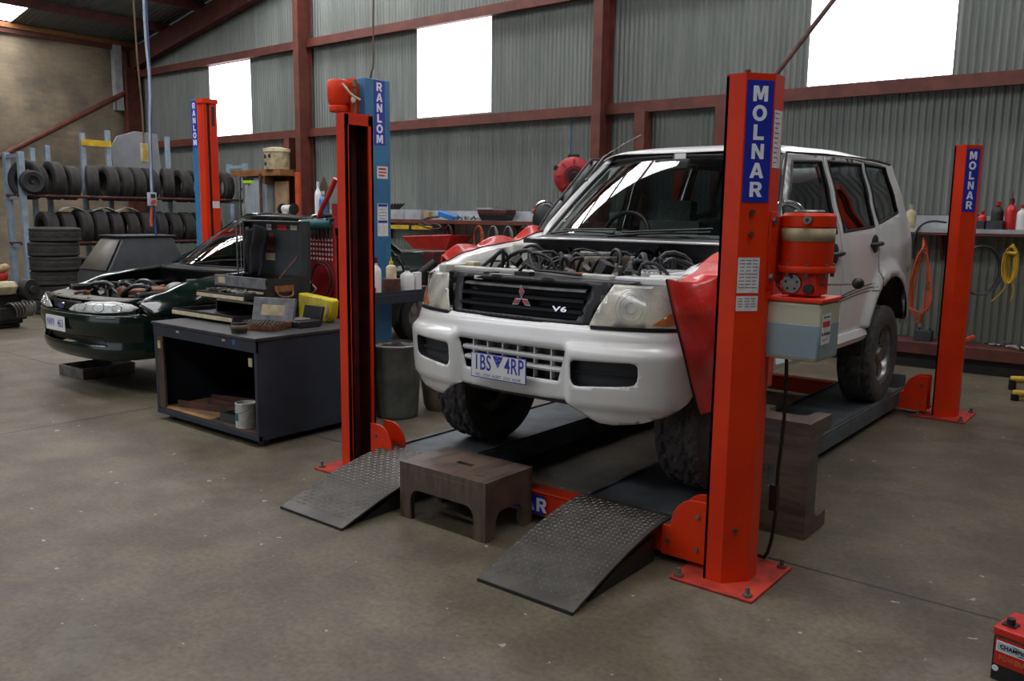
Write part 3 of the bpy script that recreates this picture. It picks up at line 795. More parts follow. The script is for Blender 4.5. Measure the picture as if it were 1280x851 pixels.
for z in (.683, .737):
    b = B(); w = interp(z, [.628, .788], [.312, .34]); n = 30; R = []
    for i in range(n+1):
        s = -w+2*w*i/n; R.append(b.ring([front(o)(s, z+dz) for o, dz in ((.026, 0), (.018, .012), (-.01, .014), (-.01, -.014), (.018, -.012))]))
    for r0, r1 in zip(R, R[1:]): b.strip(r0, r1)
    b.build('bumper_slat', ['car_white'], car)
for s in (-.255, -.15, -.05, .05, .15, .255):
    p, n = path(s); B().box((p.x+n.x*.004, p.y+n.y*.004, .708), (.008, .03, .155)).build('grille_divider', ['car_white'], car)
# number plate
pl_ = B(); c = front(.07)(-.035, .66); mx = Matrix.Translation((c[0], c[1]-.002, c[2])) @ Euler((radians(90), 0, 0)).to_matrix().to_4x4()
pl_.box((0, 0, 0), (.372, .134, .003)); pl_.box((0, 0, .0012), (.362, .124, .003), m=1)
for x, t in ((-.105, '1BS'), (.108, '4RP')): pl_.text(t, .116, Matrix.Translation((x, .013, .003)), 2, bold=.0014, sx=.66)
pl_.text('VIC - STAY ALERT  STAY ALIVE', .0215, Matrix.Translation((0, -.05, .003)), 2, sx=1.0)
pl_.face(pl_.ring([(-.036, .060, .0034), (.0, -.004, .0034), (.036, .060, .0034)]), 2)
for q in ((0, .014), (-.010, .035), (.011, .040), (-.002, .052)): pl_.box((q[0], q[1], .0036), (.004, .004, .0004), m=1)
pl_.xf(mx); pl_.build('number_plate', ['decal_blue', 'paper_white', 'decal_blue'], car, weld=False, label='number plate 1BS 4RP')
# grille
def goff(s, z): return -.012-.36*(z-.905)
gr = [(-.445, .912), (.445, .912), (.50, 1.0), (.545, 1.125), (0, 1.135), (-.545, 1.125), (-.50, 1.0)]
gin = [(-.375, .935), (.375, .935), (.40, 1.0), (.43, 1.105), (-.43, 1.105), (-.40, 1.0)]
b = B().panel(gr, front(lambda s, z: goff(s, z)+.012+.006*cos(s*5)), .035, [gin])
b.build('grille_surround', ['grille_plastic'], car, solid=.006)
pocket(gin, .05, '', None, off=lambda s, z: goff(s, z)+.014).build('grille', ['grille_plastic'], car)
for z, mt, h in ((1.078, 'steel', .011), (1.028, 'grille_plastic', .014), (.975, 'grille_plastic', .014)):
    b = B(); R = []; w = .40
    for i in range(31):
        s = -w+2*w*i/30; R.append(b.ring([front(goff(0, z)+o)(s, z+dz) for o, dz in ((.02, h*.5), (-.03, h), (-.03, -h), (.02, -h*.5))]))
    for r0, r1 in zip(R, R[1:]): b.strip(r0, r1)
    b.build('grille_bar', [mt], car)
# three-diamond badge
b = B(); c = front(goff(0, 1.03)+.03)(0.035, 1.022)
for a in (90, 210, 330):
    for k, (sc, mm, dz) in enumerate(((1, 1, 0), (.83, 0, .003))):
        Lh, wd = .068, .031; d = Vector((cos(radians(a)), 0, sin(radians(a)))); e = Vector((-sin(radians(a)), 0, cos(radians(a))))
        ctr = Vector(c)+d*Lh*.52; q = [ctr+d*Lh*.5*sc, ctr+e*wd*.5*sc*1.15, ctr-d*Lh*.5*sc, ctr-e*wd*.5*sc*1.15]
        V0 = b.ring([p+Vector((0, .006, 0)) for p in q]); V1 = b.ring([p+Vector((0, -.001-dz, 0)) for p in q]); b.strip(V0, V1, m=mm); b.face(V1, mm)
b.build('badge', ['emblem_red', 'chrome'], car, weld=False, label='red three-diamond badge')
c = front(goff(0, .985)+.027)(.285, .985)
B().text('V6', .036, face_mx((c[0], c[1]-.004, c[2]), (1, .05, 0), (0, .2, 1)), 0, depth=.003, bold=.001, sx=2.1).build('badge_lettering', ['chrome'], car, label='chrome V6 lettering')
# headlights
def hoff(s, z): return .008-.30*(z-.905)+.012*sin(pi*min(1, max(0, (z-.9)/.21)))
hl = [(.455, .915), (.70, .922), (1.0, .935), (.975, 1.0), (.93, 1.085), (.86, 1.118), (.56, 1.122), (.505, 1.02)]
for sd in (1, -1):
    o = hl if sd > 0 else mir(hl)
    h = B().panel(o, front(hoff), .025).build('headlight', ['lens_haze'], car, solid=.004, label='hazy yellowed headlight lens')
    am = [(.765, .935), (.995, .945), (.965, 1.04), (.925, 1.035)] if sd > 0 else mir([(.68, .935), (.99, .945), (.95, 1.05), (.80, 1.04)])
    B().panel(am, front(lambda s, z: hoff(s, z)+.006), .012).build('indicator_lens', ['amber'], h, label='amber corner of the lens')
    bl = B()
    for (s, z, r) in ((.665, 1.015, .085), (.80, 1.03, .05)):
        p, n = path(sd*s); ctr = p+n*(hoff(s, z)+.0015); up = Vector((0, 0, 1)); rt = up.cross(n)
        for rr in (r, r*.72, r*.3):
            pts = []
            for i in range(28):
                t = 2*pi*i/28; ss = s+rr*.95*cos(t); zz = z+rr*sin(t)
                pts.append(front(lambda a, z_: hoff(a, z_)+.003)(sd*ss, zz))
            bl.tube(pts, .0009, n=5, closed=True)
    bl.build('lens_ribs', ['lens_clear'], h)
    b = B(); R = []
    for i in range(25):
        s = sd*(.47+.53*i/24); R.append(b.ring([front(hoff(s, .92)+q)(s, z) for q, z in ((.01, .905), (.01, .922), (-.03, .92), (-.03, .9))]))
    for r0, r1 in zip(R, R[1:]): b.strip(r0, r1)
    b.build('headlight_trim', ['black_plastic'], car)
# front panel / bonnet slam area
B().panel([(-.9, .93), (.9, .93), (.86, 1.10), (-.86, 1.10)], front(lambda s, z: -.10-.25*(z-.93)), .06).build('front_carrier', ['engine_black'], car, solid=.004)
b = B().grid(40, 3, lambda u, v: ((lambda p: (p[0][0], p[0][1]+.10+.10*v, 1.122+.01*v))((path(-.62+1.24*u)[0],))))
b.build('radiator_cover', ['engine_black'], car, solid=.004)
b = B().bx(-.66, .46, -.535, -.475, 1.11, 1.155); b.bx(-.66, -.60, -.60, -.40, 1.08, 1.165)
b.build('radiator_crossmember', ['car_dirty_white'], car, bevel=.008)
b = B().bx(.10, .28, -.536, -.474, 1.155, 1.158); b.build('orange_label', ['amber'], car)
b = B().bx(-.10, -.0, -.60, -.55, 1.13, 1.15).tube([(-.1, -.57, 1.14), (-.04, -.58, 1.19), (.02, -.56, 1.16), (.12, -.57, 1.16), (.3, -.55, 1.15)], .009, n=6).bx(-.30, -.24, -.62, -.56, 1.125, 1.14)
b.build('bonnet_latch', ['engine_black'], car)
B().bx(-.25, -.10, -.63, -.6, 1.128, 1.134).bx(-.34, -.28, -.652, -.645, 1.10, 1.12).build('white_clips', ['car_white'], car)

# side panels -----------------------------------------------------
SZ = [.40, .55, .60, .66, .80, 1.0, 1.2, 1.30, 1.36, 1.6, 1.86, 1.93]
SX_ = [.80, .855, .872, .882, .888, .892, .884, .872, .857, .79, .712, .68]
def sx(y, z):
    x = interp(z, SZ, SX_)
    for yc, a, c in ((0, .535, .57), (2.87, .565, .59)):
        e = sqrt(((y-yc)/a)**2+((z-.42)/c)**2); x += .042*(1-sst(1.11, 1.2, e))*(1-sst(1.12, 1.3, z))
    if y > 3.3: x -= .10*((y-3.3)/.6)**2
    if y < -.2: x -= .02*((-.2-y)/.3)**2
    return x
def side(sd, off=0): return lambda y, z: (sd*(sx(y, z)+off), y, z)
def archpts(yc, a, c, t0, t1, n=22): return [(yc+a*cos(radians(t0+(t1-t0)*i/n)), .42+c*sin(radians(t0+(t1-t0)*i/n))) for i in range(n+1)]
fend = [(-.46, 1.095), (-.48, .93), (-.46, .80)] + archpts(0, .535, .57, 152, 12) + [(.54, .60), (.60, .60), (.60, 1.32), (.35, 1.262), (.05, 1.235), (-.18, 1.20), (-.34, 1.15)]
FT = lambda y: interp(y, [-.46, -.34, -.18, .05, .35, .60], [1.095, 1.15, 1.20, 1.235, 1.262, 1.32])
for sd in (1, -1):
    b = B().panel(fend, side(sd), .05)
    def ftop(u, v):
        y = -.46+1.06*u; z = FT(y); x0 = sx(y, z); return (sd*(x0-(x0-.735)*v), y, z+.022*sin(pi*v*.55)-.02*v*v)
    b.grid(24, 6, ftop)
    def fin(u, v):
        y = -.46+1.06*u; z = FT(y)+.022*sin(pi*.55)-.02; return (sd*(.735-.02*v), y, z-.34*v)
    b.grid(14, 4, fin, m=1)
    b.build('front_fender', ['car_white', 'car_dirty_white'], car, ang=42, solid=.003)
# wheel housings
def housing(sd, yc, a, c, xi):
    b = B(); P = archpts(yc, a+.005, c+.005, 158 if yc == 0 else 178, 20, 24)
    R = [b.ring([(sd*x, y, z) for y, z in P]) for x in (.89, xi)]; b.strip(R[0], R[1], False); b.face(R[1]); return b.build('wheel_housing', ['black_plastic'], car, solid=.003)
for sd in (1, -1):
    housing(sd, 0, .535, .57, .58); housing(sd, 2.87, .565, .59, .56)
fd = [(.61, .66), (1.732, .66), (1.732, 1.0), (1.73, 1.345), (1.727, 1.868), (1.05, 1.838), (.70, 1.46), (.61, 1.34)]
fw = [(.80, 1.352), (1.655, 1.352), (1.665, 1.828), (1.12, 1.80), (.80, 1.44)]
rd = [(1.742, .66), (2.29, .66)] + archpts(2.87, .585, .61, 156, 122, 6) + [(2.575, 1.06), (2.58, 1.37), (2.59, 1.885), (1.737, 1.869), (1.74, 1.345), (1.742, 1.0)]
rw = [(1.80, 1.36), (2.525, 1.395), (2.54, 1.855), (1.80, 1.838)]
qp = [(2.592, 1.06)] + archpts(2.87, .585, .61, 119, 119, 1)[:1] + archpts(2.87, .565, .59, 117, 16, 26) + [(3.47, .60), (3.66, .62), (3.93, .70), (3.99, .86), (3.99, .99), (3.86, 1.22), (3.64, 1.5), (3.45, 1.885), (3.3, 1.893), (2.60, 1.886), (2.592, 1.37)]
qw = [(2.655, 1.415), (3.27, 1.505), (3.19, 1.862), (2.64, 1.862)]
GL = 'glass_tint'
for sd in (1, -1):
    for nm, o, w in (('front_door', fd, fw), ('rear_door', rd, rw), ('rear_quarter_panel', qp, qw)):
        p = B().panel(o, side(sd), .05, [w]).build(nm, ['car_white'], car, ang=42, solid=.004)
        wn = 'side_window'
        B().panel(w, side(sd, -.008), .09).build(wn, [GL if nm != 'front_door' else 'glass_mid'], p)
        b = B(); dn = []
        for i, q in enumerate(w):
            r = w[(i+1) % len(w)]; dn += [(q[0]+(r[0]-q[0])*k/8, q[1]+(r[1]-q[1])*k/8) for k in range(8)]
        b.tube([side(sd, .001)(*q) for q in dn], .009, n=6, closed=True); b.build('window_rubber', ['black_plastic'], p)
        if nm != 'rear_quarter_panel':
            hy = 1.56 if nm == 'front_door' else 2.48; hz = 1.215 if nm == 'front_door' else 1.262; X = sx(hy, hz)
            b = B().ell((sd*(X+.002), hy, hz), (.013, .08, .075), u=18, v=10)
            b.tube([(sd*(X+.01), hy-.11, hz-.004), (sd*(X+.034), hy-.09, hz), (sd*(X+.036), hy+.09, hz+.006), (sd*(X+.01), hy+.115, hz+.006)], .016, n=8, smooth=1)
            b.build('door_handle', ['black_plastic'], p, label='black door handle')
    # roof rails of the door frames: black line between roof and doors
    b = B().tube([(sd*(sx(y, z)+.004), y, z) for y, z in [(.62, 1.35), (.7, 1.475), (1.05, 1.852), (1.4, 1.866), (1.75, 1.883), (2.2, 1.893), (2.6, 1.902), (3.0, 1.906), (3.38, 1.895)]], .008, n=6); b.build('roof_gutter', ['black_plastic'], car)
    # side step / sill
    b = B(); R = []
    for i in range(25):
        y = .58+1.75*i/24; k = min(1, i/2, (24-i)/2); R.append(b.ring([(sd*x, y, z) for x, z in ((.84, .55), (.895+.012*k, .572), (.912+.012*k, .61), (.895+.01*k, .655), (.86, .668))]))
    for r0, r1 in zip(R, R[1:]): b.strip(r0, r1, False)
    b.face(R[0]); b.face(R[-1]); b.build('sill', ['car_white'], car)
    # stripes
    b = B()
    for y0, y1, za, zb, k in ((1.30, 2.47, .865, .975, 1), (3.40, 3.74, 1.045, 1.085, 1)):
        for j in range(3):
            n = 16; R = []
            for i in range(n+1):
                y = y0+(y1-y0)*i/n; t = i/n; z = za+(zb-za)*(1-(1-t)**1.8)-j*.026*(.55+.45*t); h = .0035
                R.append((b.b.verts.new((sd*(sx(y, z-h)+.0045), y, z-h)), b.b.verts.new((sd*(sx(y, z+h)+.0045), y, z+h))))
            for r0, r1 in zip(R, R[1:]): b.face((r0[0], r1[0], r1[1], r0[1]))
    R = []
    for i in range(13):
        y = 1.30+.55*i/12; t = i/12; z = .835+.085*(1-(1-t)**1.6); h = .022*(1-t)+.002
        R.append((b.b.verts.new((sd*(sx(y, z)+.0042), y, z-h)), b.b.verts.new((sd*(sx(y, z)+.0042), y, z+h))))
    for r0, r1 in zip(R, R[1:]): b.face((r0[0], r1[0], r1[1], r0[1]))
    b.build('side_stripes', ['black_plastic'], car, weld=False, label='thin dark swoosh stripes')
# roof, rear
def zr(y): return interp(y, [.98, 1.2, 1.6, 2.4, 3.0, 3.35, 3.5], [1.868, 1.925, 1.955, 1.978, 1.972, 1.94, 1.885])
def rooff(u, v):
    s = 2*u-1; y0 = 1.02+.16*s*s; y = y0+(3.46-.10*s*s-y0)*v; return (.712*s, y, zr(y)-.066*abs(s)**7-.022*s*s-.004)
B().grid(36, 30, rooff).build('roof', ['car_white'], car, solid=.006)
RY = lambda z: interp(z, [.6, .68, .8, .99, 1.22, 1.5, 1.9], [3.66, 3.92, 3.985, 3.985, 3.855, 3.635, 3.45])
b = B().grid(24, 16, lambda u, v: ((2*u-1)*(sx(RY(.6+1.29*v)-.02, .6+1.29*v)), RY(.6+1.29*v)+.08*(1-abs(2*u-1)**4), .6+1.29*v)); b.build('tailgate', ['car_white'], car, solid=.004)
b = B().lathe([(.1, -.1), (.36, -.1), (.385, -.06), (.385, .06), (.36, .1), (.1, .1)], (.05, 4.14, 1.02), 'y', 40, closed=False); b.build('spare_wheel_cover', ['car_white'], car)
for sd in (1, -1):
    b = B().panel([(3.75, .95), (3.93, .97), (3.83, 1.2), (3.72, 1.25)], side(sd, .004), .05); b.build('tail_light', ['vinyl_red'], car)

# windscreen --------------------------------------------------------
def ws(u, v):
    s = 2*u-1; w = .705+(.605-.705)*v; return (w*s, (.22+.80*v)+(.30-.15*v)*s*s*abs(s)**.3, 1.333+.512*v-.012*s*s+.015*sin(pi*v))
B().grid(30, 20, ws).build('windscreen', ['glass_clear'], car)
e = [ws(i/20, 0) for i in range(21)]+[ws(1, i/16) for i in range(1, 17)]+[ws(1-i/20, 1) for i in range(1, 21)]+[ws(0, 1-i/16) for i in range(1, 16)]
B().tube([(p[0], p[1]-.002, p[2]) for p in e], .013, n=6, closed=True).build('windscreen_rubber', ['black_plastic'], car)
for sd in (1, -1):
    pts = [(sd*(.735), .55, 1.30)]+[(sd*(abs(ws(1, v)[0])+.042), ws(1, v)[1]+.03, ws(1, v)[2]+.002) for v in (0.05, .25, .5, .75, .97)]+[(sd*.655, 1.26, 1.845)]
    B().tube(pts, .034, n=10, smooth=1).build('windscreen_pillar', ['car_white'], car)
    b = B().tube([(sd*(abs(ws(1, v)[0])-.015), ws(1, v)[1]+.045, ws(1, v)[2]-.01) for v in (0, .25, .5, .75, 1)], .034, n=8); b.build('inner_pillar', ['interior'], car)
def cowl(u, v):
    s = 2*u-1; p = ws(u, 0); return (p[0]*1.02, p[1]-.19*v+.0, 1.328-.02*v-.012*s*s)
B().grid(30, 4, cowl).build('cowl_panel', ['black_plastic'], car, solid=.006)
B().tube([(cowl(u/24, 1)[0], cowl(u/24, 1)[1]-.005, cowl(u/24, 1)[2]+.004) for u in range(25)], .008, n=6).build('cowl_lip', ['car_white'], car)
for (a, c) in (((-.52, .30, 1.335), (.02, .20, 1.352)), ((.0, .16, 1.33), (.58, .33, 1.365))):
    B().tube([a, ((a[0]*2+c[0])/3, (a[1]*2+c[1])/3+.02, a[2]+.02), c], .008, n=6).tube([(a[0]+.1, a[1], a[2]+.028), (c[0], c[1]+.03, c[2]+.02)], .006, n=5).build('wiper', ['black_plastic'], car)
B().tube([(-.655, .90, 1.70), (-.60, 1.02, 1.86), (-.52, 1.15, 1.955), (-.45, 1.28, 2.03)], .0035, n=5).ell((-.655, .90, 1.70), (.012, .012, .012), u=8, v=6).build('antenna', ['steel'], car)
# mirrors
for sd in (1, -1):
    MX = -.935 if sd < 0 else .835
    q = B().lathe([(0, -.075), (.06, -.072), (.1, -.05), (.118, -.0), (.12, .03), (.11, .036), (0, .036)], n=24, caps=False)
    q.xf(Matrix.Translation((MX, .82, 1.41)) @ Matrix.Diagonal((1.0, .9, 1.08, 1)) @ Euler((radians(-90), 0, 0)).to_matrix().to_4x4())
    h = q.build('mirror', ['black_plastic'], car)
    B().tube([(sd*.80, .72, 1.33), (sd*.82, .78, 1.36), (MX, .82, 1.40)], .026, n=8).build('mirror_arm', ['black_plastic'], h)
    B().tube([(MX+.124*cos(radians(a)), .80, 1.415+.133*sin(radians(a))) for a in range(20, 161, 14)], .011, n=6).build('mirror_trim', ['chrome'], h, label='chrome rim over the mirror')
# interior ------------------------------------------------------------
b = B().bx(-.70, .70, .5, 3.3, .62, .68); b.build('cabin_floor', ['interior'], car)
def dash(u, v):
    s = 2*u-1; return (.68*s, .40+.48*v, 1.285+.05*sin(pi*v)*(1+.9*max(0, 1-((s+.55)/.28)**2)*v)-.10*sst(.8, 1, v))
B().grid(30, 12, dash).build('dashboard', ['interior'], car, solid=.01)
B().bx(-.69, .69, .40, .88, .9, 1.27).build('dash_body', ['interior'], car, bevel=.03)
b = B().tube([(-.40+.185*cos(t*2*pi/28), 1.02+.06*sin(t*2*pi/28), 1.30+.175*sin(t*2*pi/28)) for t in range(28)], .015, n=8, closed=True)
b.ell((-.40, 1.01, 1.30), (.07, .03, .06)); b.tube([(-.58, 1.02, 1.29), (-.22, 1.02, 1.29)], .014); b.tube([(-.4, 1.02, 1.3), (-.4, .8, 1.2)], .03)
b.build('steering_wheel', ['black_plastic'], car)
def seat(x, y, w=.50):
    b = B(); b.box((x, y, .86), (w, .52, .18)); b.box((x, y+.30, 1.12), (w, .16, .58), (radians(-12), 0, 0)); b.box((x, y+.40, 1.46), (w*.56, .11, .21), (radians(-8), 0, 0))
    for q in (-.05, .05): b.cyl((x+q, y+.38, 1.36), (x+q, y+.40, 1.48), .008, n=6)
    b.build('seat', ['seat_cloth'], car, bevel=.05, seg=3)
seat(-.39, 1.36); seat(.39, 1.36)
b = B().box((0, 2.25, .86), (1.25, .5, .2)); b.box((0, 2.55, 1.15), (1.25, .16, .58), (radians(-12), 0, 0)); b.build('rear_bench', ['seat_cloth'], car, bevel=.05, seg=3)
B().box((-.03, .98, 1.79), (.26, .03, .075), (radians(-10), 0, 0)).cyl((-.03, .99, 1.8), (-.03, 1.03, 1.87), .012).build('rear_view_mirror', ['black_plastic'], car, bevel=.012)
B().box((.02, 1.0, 1.845), (.08, .01, .04)).build('rego_label', ['paper_white'], car)
b = B().grid(12, 12, lambda u, v: (.64*(2*u-1), 1.12+2.2*v, zr(1.1+2.2*v)-.055-.03*(2*u-1)**4)); b.build('headlining', ['interior'], car)
for sd in (1, -1):
    b = B()
    for o, w in ((fd, fw), (rd, rw), (qp, qw)): b.panel(o, side(sd, -.05), .12, [w])
    b.build('door_lining', ['interior'], car)

# engine bay ------------------------------------------------------------
B().bx(-.71, .71, -.48, .34, .72, .76).build('engine_tray', ['engine_black'], car)
b = B().bx(-.72, .72, .27, .31, .75, 1.30); b.build('firewall', ['engine_black'], car)
for sd in (1, -1):
    b = B().bx(sd*.50, sd*.715, -.46, .24, .76, .99); b.build('inner_guard', ['car_dirty_white'], car, bevel=.03)
    b = B().cyl((sd*.56, .06, .99), (sd*.56, .06, 1.09), .13, .1, n=24); b.cyl((sd*.56, .06, 1.09), (sd*.56, .06, 1.105), .04); b.build('strut_tower', ['car_dirty_white'], car, bevel=.01)
b = B().bx(-.33, .36, -.34, .20, .78, 1.06); b.build('engine_block', ['engine_black'], car, bevel=.03)
b = B()
for i in range(6): b.cyl((-.24+.1*i, -.22, 1.10), (-.24+.1*i, .12, 1.14), .035, n=12)
b.bx(-.29, .31, -.28, -.18, 1.04, 1.10); b.build('intake_runners', ['engine_grey'], car, bevel=.01)
b = B().lathe([(0, 1.06), (.215, 1.06), (.225, 1.08), (.225, 1.165), (.215, 1.18), (.18, 1.185), (.16, 1.175), (0, 1.17)], (.02, .02, .04), 'z', 40, caps=False); b.build('air_cleaner', ['engine_tan'], car)
B().bx(-.09, .14, .0, .11, 1.215, 1.245).build('air_cleaner_label', ['engine_grey'], car, bevel=.01)
rr = random.Random(11)
b = B()
for i in range(44):
    x, y = rr.uniform(-.45, .62), rr.uniform(-.42, .20); b.tube([(x, y, 1.0), (x+rr.uniform(-.1, .1), y+rr.uniform(-.05, .05), 1.19+rr.uniform(0, .10)), (x+rr.uniform(-.22, .22), y+rr.uniform(-.1, .1), 1.18+rr.uniform(-.02, .08)), (x+rr.uniform(-.3, .3), y+rr.uniform(-.15, .15), .98)], rr.uniform(.006, .016), n=7, smooth=2)
b.build('engine_hoses', ['black_plastic'], car)
b = B()
for i in range(90):
    x, y, z = rr.uniform(-.40, .55), rr.uniform(-.44, .22), rr.uniform(1.06, 1.19); d = [rr.uniform(.02, .07) for _ in range(3)]; b.box((x, y, z), d, (rr.uniform(0, 1), rr.uniform(0, 1), rr.uniform(0, 3)), m=rr.choice((0, 0, 1, 2)))
    if i % 4 == 0: b.cyl((x, y, z), (x, y, z+.06), .014, n=8, m=1)
qf = b.build('engine_fittings', ['engine_black', 'engine_grey', 'dark_steel'], car, bevel=.004); qf['kind'] = 'stuff'
b = B().bx(-.60, -.44, -.20, -.02, .98, 1.09, m=1).cyl((-.52, -.11, 1.09), (-.52, -.11, 1.11), .05, m=1).cyl((-.52, -.11, 1.11), (-.52, -.11, 1.14), .055); b.build('coolant_reservoir', ['car_white', 'dark_grey_plastic'], car, bevel=.008)
b = B().bx(-.70, -.55, .12, .24, 1.0, 1.27); b.build('brake_reservoir', ['car_dirty_white'], car, bevel=.015)
b = B().bx(-.50, -.30, .02, .22, 1.05, 1.23); b.build('relay_box', ['engine_black'], car, bevel=.015)
b = B().tube([(-.56, .0, 1.13), (-.56, .05, 1.24), (-.50, .1, 1.27), (-.42, .12, 1.22)], .01, smooth=2); b.build('brake_hose', ['black_plastic'], car)
b = B().bx(-.62, -.55, -.42, -.35, 1.10, 1.175); b.build('washer_bottle', ['cream'], car, bevel=.008)
b = B().tube([(-.5, -.40, 1.16), (-.42, -.36, 1.19), (-.34, -.36, 1.17), (-.28, -.42, 1.15)], .006, smooth=1); b.build('washer_hose', ['black_plastic'], car)
b = B().bx(.47, .78, -.50, -.40, 1.115, 1.15).bx(.62, .80, -.42, -.34, 1.12, 1.16); b.build('headlight_bracket', ['car_white'], car, bevel=.006)
b = B().bx(.50, .70, -.33, -.14, .99, 1.17); b.build('battery', ['paper_white'], car, bevel=.01)
b = B()
for i in range(7): b.bx(.505+.027*i, .52+.027*i, -.332, -.138, 1.17, 1.176)
b.build('battery_ribs', ['pale_grey'], car)
B().cyl((.46, -.36, 1.14), (.46, -.36, 1.17), .022).build('filler_cap', ['black_plastic'], car)
b = B()
for i in range(6):
    for j in range(5): b.bx(-.7145, -.7135, -.17+i*.028, -.15+i*.028, 1.02+j*.022, 1.036+j*.022)
b.build('inner_label', ['pale_grey'], car)

# wheels and underbody ------------------------------------------------
TP = [(.215, -.10), (.235, -.122), (.30, -.134), (.35, -.131), (.374, -.120), (.386, -.104)] + [(.388, -.104+.208*i/16) for i in range(1, 16)] + [(.386, .104), (.374, .120), (.35, .131), (.30, .134), (.235, .122), (.215, .10)]
def tread(pi_, i):
    if not 5 <= pi_ <= 21: return 0
    k = pi_-5
    if k in (3, 4, 12, 13): return -.014 if (i+k) % 6 else -.004
    if k == 8: return -.006 if i % 4 < 1 else 0
    sh = (i+(2 if k > 8 else 0)+k) % 5
    return -.014 if sh == 0 else 0
def wheel(sd, x, y):
    w = B().lathe(TP, (0, 0, 0), 'x', 120, fn=tread, caps=False, closed=False).xf(Matrix.Translation((x, y, .388))).build('tyre', ['tread_rubber'], car, ang=22)
    b = B().lathe([(.218, -.10), (.215, -.02), (.16, .0)], (0, 0, 0), 'x', 40, caps=False)
    b.lathe([(.222, .105), (.215, .11), (.205, .10), (.195, .05), (.19, .0)], (0, 0, 0), 'x', 40, caps=False)
    b.lathe([(0, .02), (.19, .01)], (0, 0, 0), 'x', 40, m=1, caps=False)
    for i in range(6):
        a = i*pi/3; u = Vector((0, cos(a), sin(a))); v = Vector((0, -sin(a), cos(a)))
        A = b.ring([Vector((hx, 0, 0))+u*r+v*q for r, hx, q in ((.04, .075, -.035), (.205, .085, -.05), (.205, .085, .05), (.04, .075, .035))]); C = b.ring([Vector((hx, 0, 0))+u*r+v*q for r, hx, q in ((.04, .03, -.03), (.205, .05, -.045), (.205, .05, .045), (.04, .03, .03))])
        b.face(A); b.strip(A, C)
    b.cyl((.05, 0, 0), (.1, 0, 0), .06, .05, n=24)
    for i in range(6): a = i*pi/3+pi/6; b.cyl((.06, .085*cos(a), .085*sin(a)), (.085, .085*cos(a), .085*sin(a)), .012, n=6, m=1)
    if sd < 0: b.xf(Matrix.Diagonal((-1, 1, 1, 1)))
    b.xf(Matrix.Translation((x, y, .388))); b.build('rim', ['alloy', 'dark_steel'], w)
for sd in (1, -1):
    for y in (0, 2.88): wheel(sd, sd*.775, y)
b = B().bx(-.52, -.40, -.45, 3.5, .48, .62).bx(.40, .52, -.45, 3.5, .48, .62).bx(-.5, .5, -.5, -.40, .45, .60).bx(-.45, .45, .5, 3.4, .55, .62)
for y in (0, 2.88): b.cyl((-.7, y, .388), (.7, y, .388), .045); b.ell((.12, y, .388), (.14, .14, .13))
b.bx(-.35, .35, -.40, .5, .42, .72); b.cyl((-.35, 2.9, .55), (-.35, 3.6, .5), .04)
for sd in (1, -1): b.tube([(sd*.45, -.40, .50), (sd*.62, -.05, .36), (sd*.45, .3, .48)], .025)
b.build('chassis', ['black_steel'], car)
b = B().bx(-.44, .44, -.66, -.52, .50, .535); b.tube([(-.4, -.62, .515), (.0, -.66, .51), (.42, -.62, .515)], .015); b.build('under_bumper_valance', ['dark_steel'], car)

# red fender covers -----------------------------------------------------
def drape(fn, nu, nv): return B().grid(nu, nv, fn)
def cov_r(u, v):
    # u: front to back, v: over the top edge then down the outside
    yt = -.60+1.12*u; yb = -.44+.86*u
    def edge(t):
        return (interp(t, [0, .25, .5, .75, 1], [.80, .862, .905, .93, .945]), interp(t, [0, .25, .5, .75, 1], [-.575, -.605, -.58, -.53, -.46]), interp(t, [0, .25, .5, .75, 1], [1.155, 1.0, .83, .66, .50]))
    zt0 = lambda y: FT(max(-.46, y))+.03
    if v < .16:
        t = v/.16; y = -.575+1.10*u; a = sst(0, .2, u); x = .80*(1-a)+(.775+.105*t)*a; z = (1.155-.0*t)*(1-a)+(zt0(y)-.008*(1-t)+.016*sin(u*13+1)*(1-t))*a
        if v > 0 and u < .2: x += .02*t*u/.2
        return (x, y, z)
    t = (v-.16)/.84; ex, ey, ez = edge(t)
    yb_ = .53-.12*t; y = ey+(yb_-ey)*u; ys = zt0(y); z = ys-(ys-.50-.02*u)*t
    x = max(sx(max(y, -.46), max(z, .60)), .93)+.028+.022*sin(pi*min(1, t*1.4))*(1-.5*t)+.018*sin(u*7+t*3)*sin(pi*t)+.012*sin(u*19-t*9)*(t*(1-t)*4)+.012*abs(sin(u*9+t*5))*(1-t)
    a = sst(0, .26, u)
    return (ex*(1-a)+x*a+.010*sin(pi*a)*sin(t*14), y, ez*(1-a)+z*a)
fc = thing('fender_cover', 'red vinyl cover hanging over the car wing beside the nearest hoist post', 'fender cover', (-1.235, .67, RW), 0, 'red vinyl wing covers')
drape(cov_r, 40, 60).build('cover', ['vinyl_red'], fc, solid=.003, ang=60)
b = B().tube([cov_r(0, v/40) for v in range(41)], .005, n=6); b.tube([cov_r(u/30, 0) for u in range(31)], .004, n=6); b.build('hem', ['cloth_black'], fc, label='black stitched hem')
fc2 = thing('fender_cover', 'red vinyl cover rolled along the far wing of the white car, by its black mirror', 'fender cover', (-1.235, .67, RW), 0, 'red vinyl wing covers')
def cov_l(u, v):
    y = -.33+1.0*u; zt = FT(max(-.46, y))
    seg = .5+.5*cos(2*pi*(u-.05)*2.0); lift = .05*abs(sin(pi*(u*2.6+.15)))**.7
    t = v
    if t < .3: k = t/.3; x = .845+.04*k; z = zt+.012+lift*k
    else: k = (t-.3)/.7; x = .893+.03*sin(pi*k); z = zt+.012+lift-(.62+lift)*k
    return (-x, y, z)
drape(cov_l, 40, 30).build('cover', ['vinyl_red'], fc2, solid=.003, ang=60)
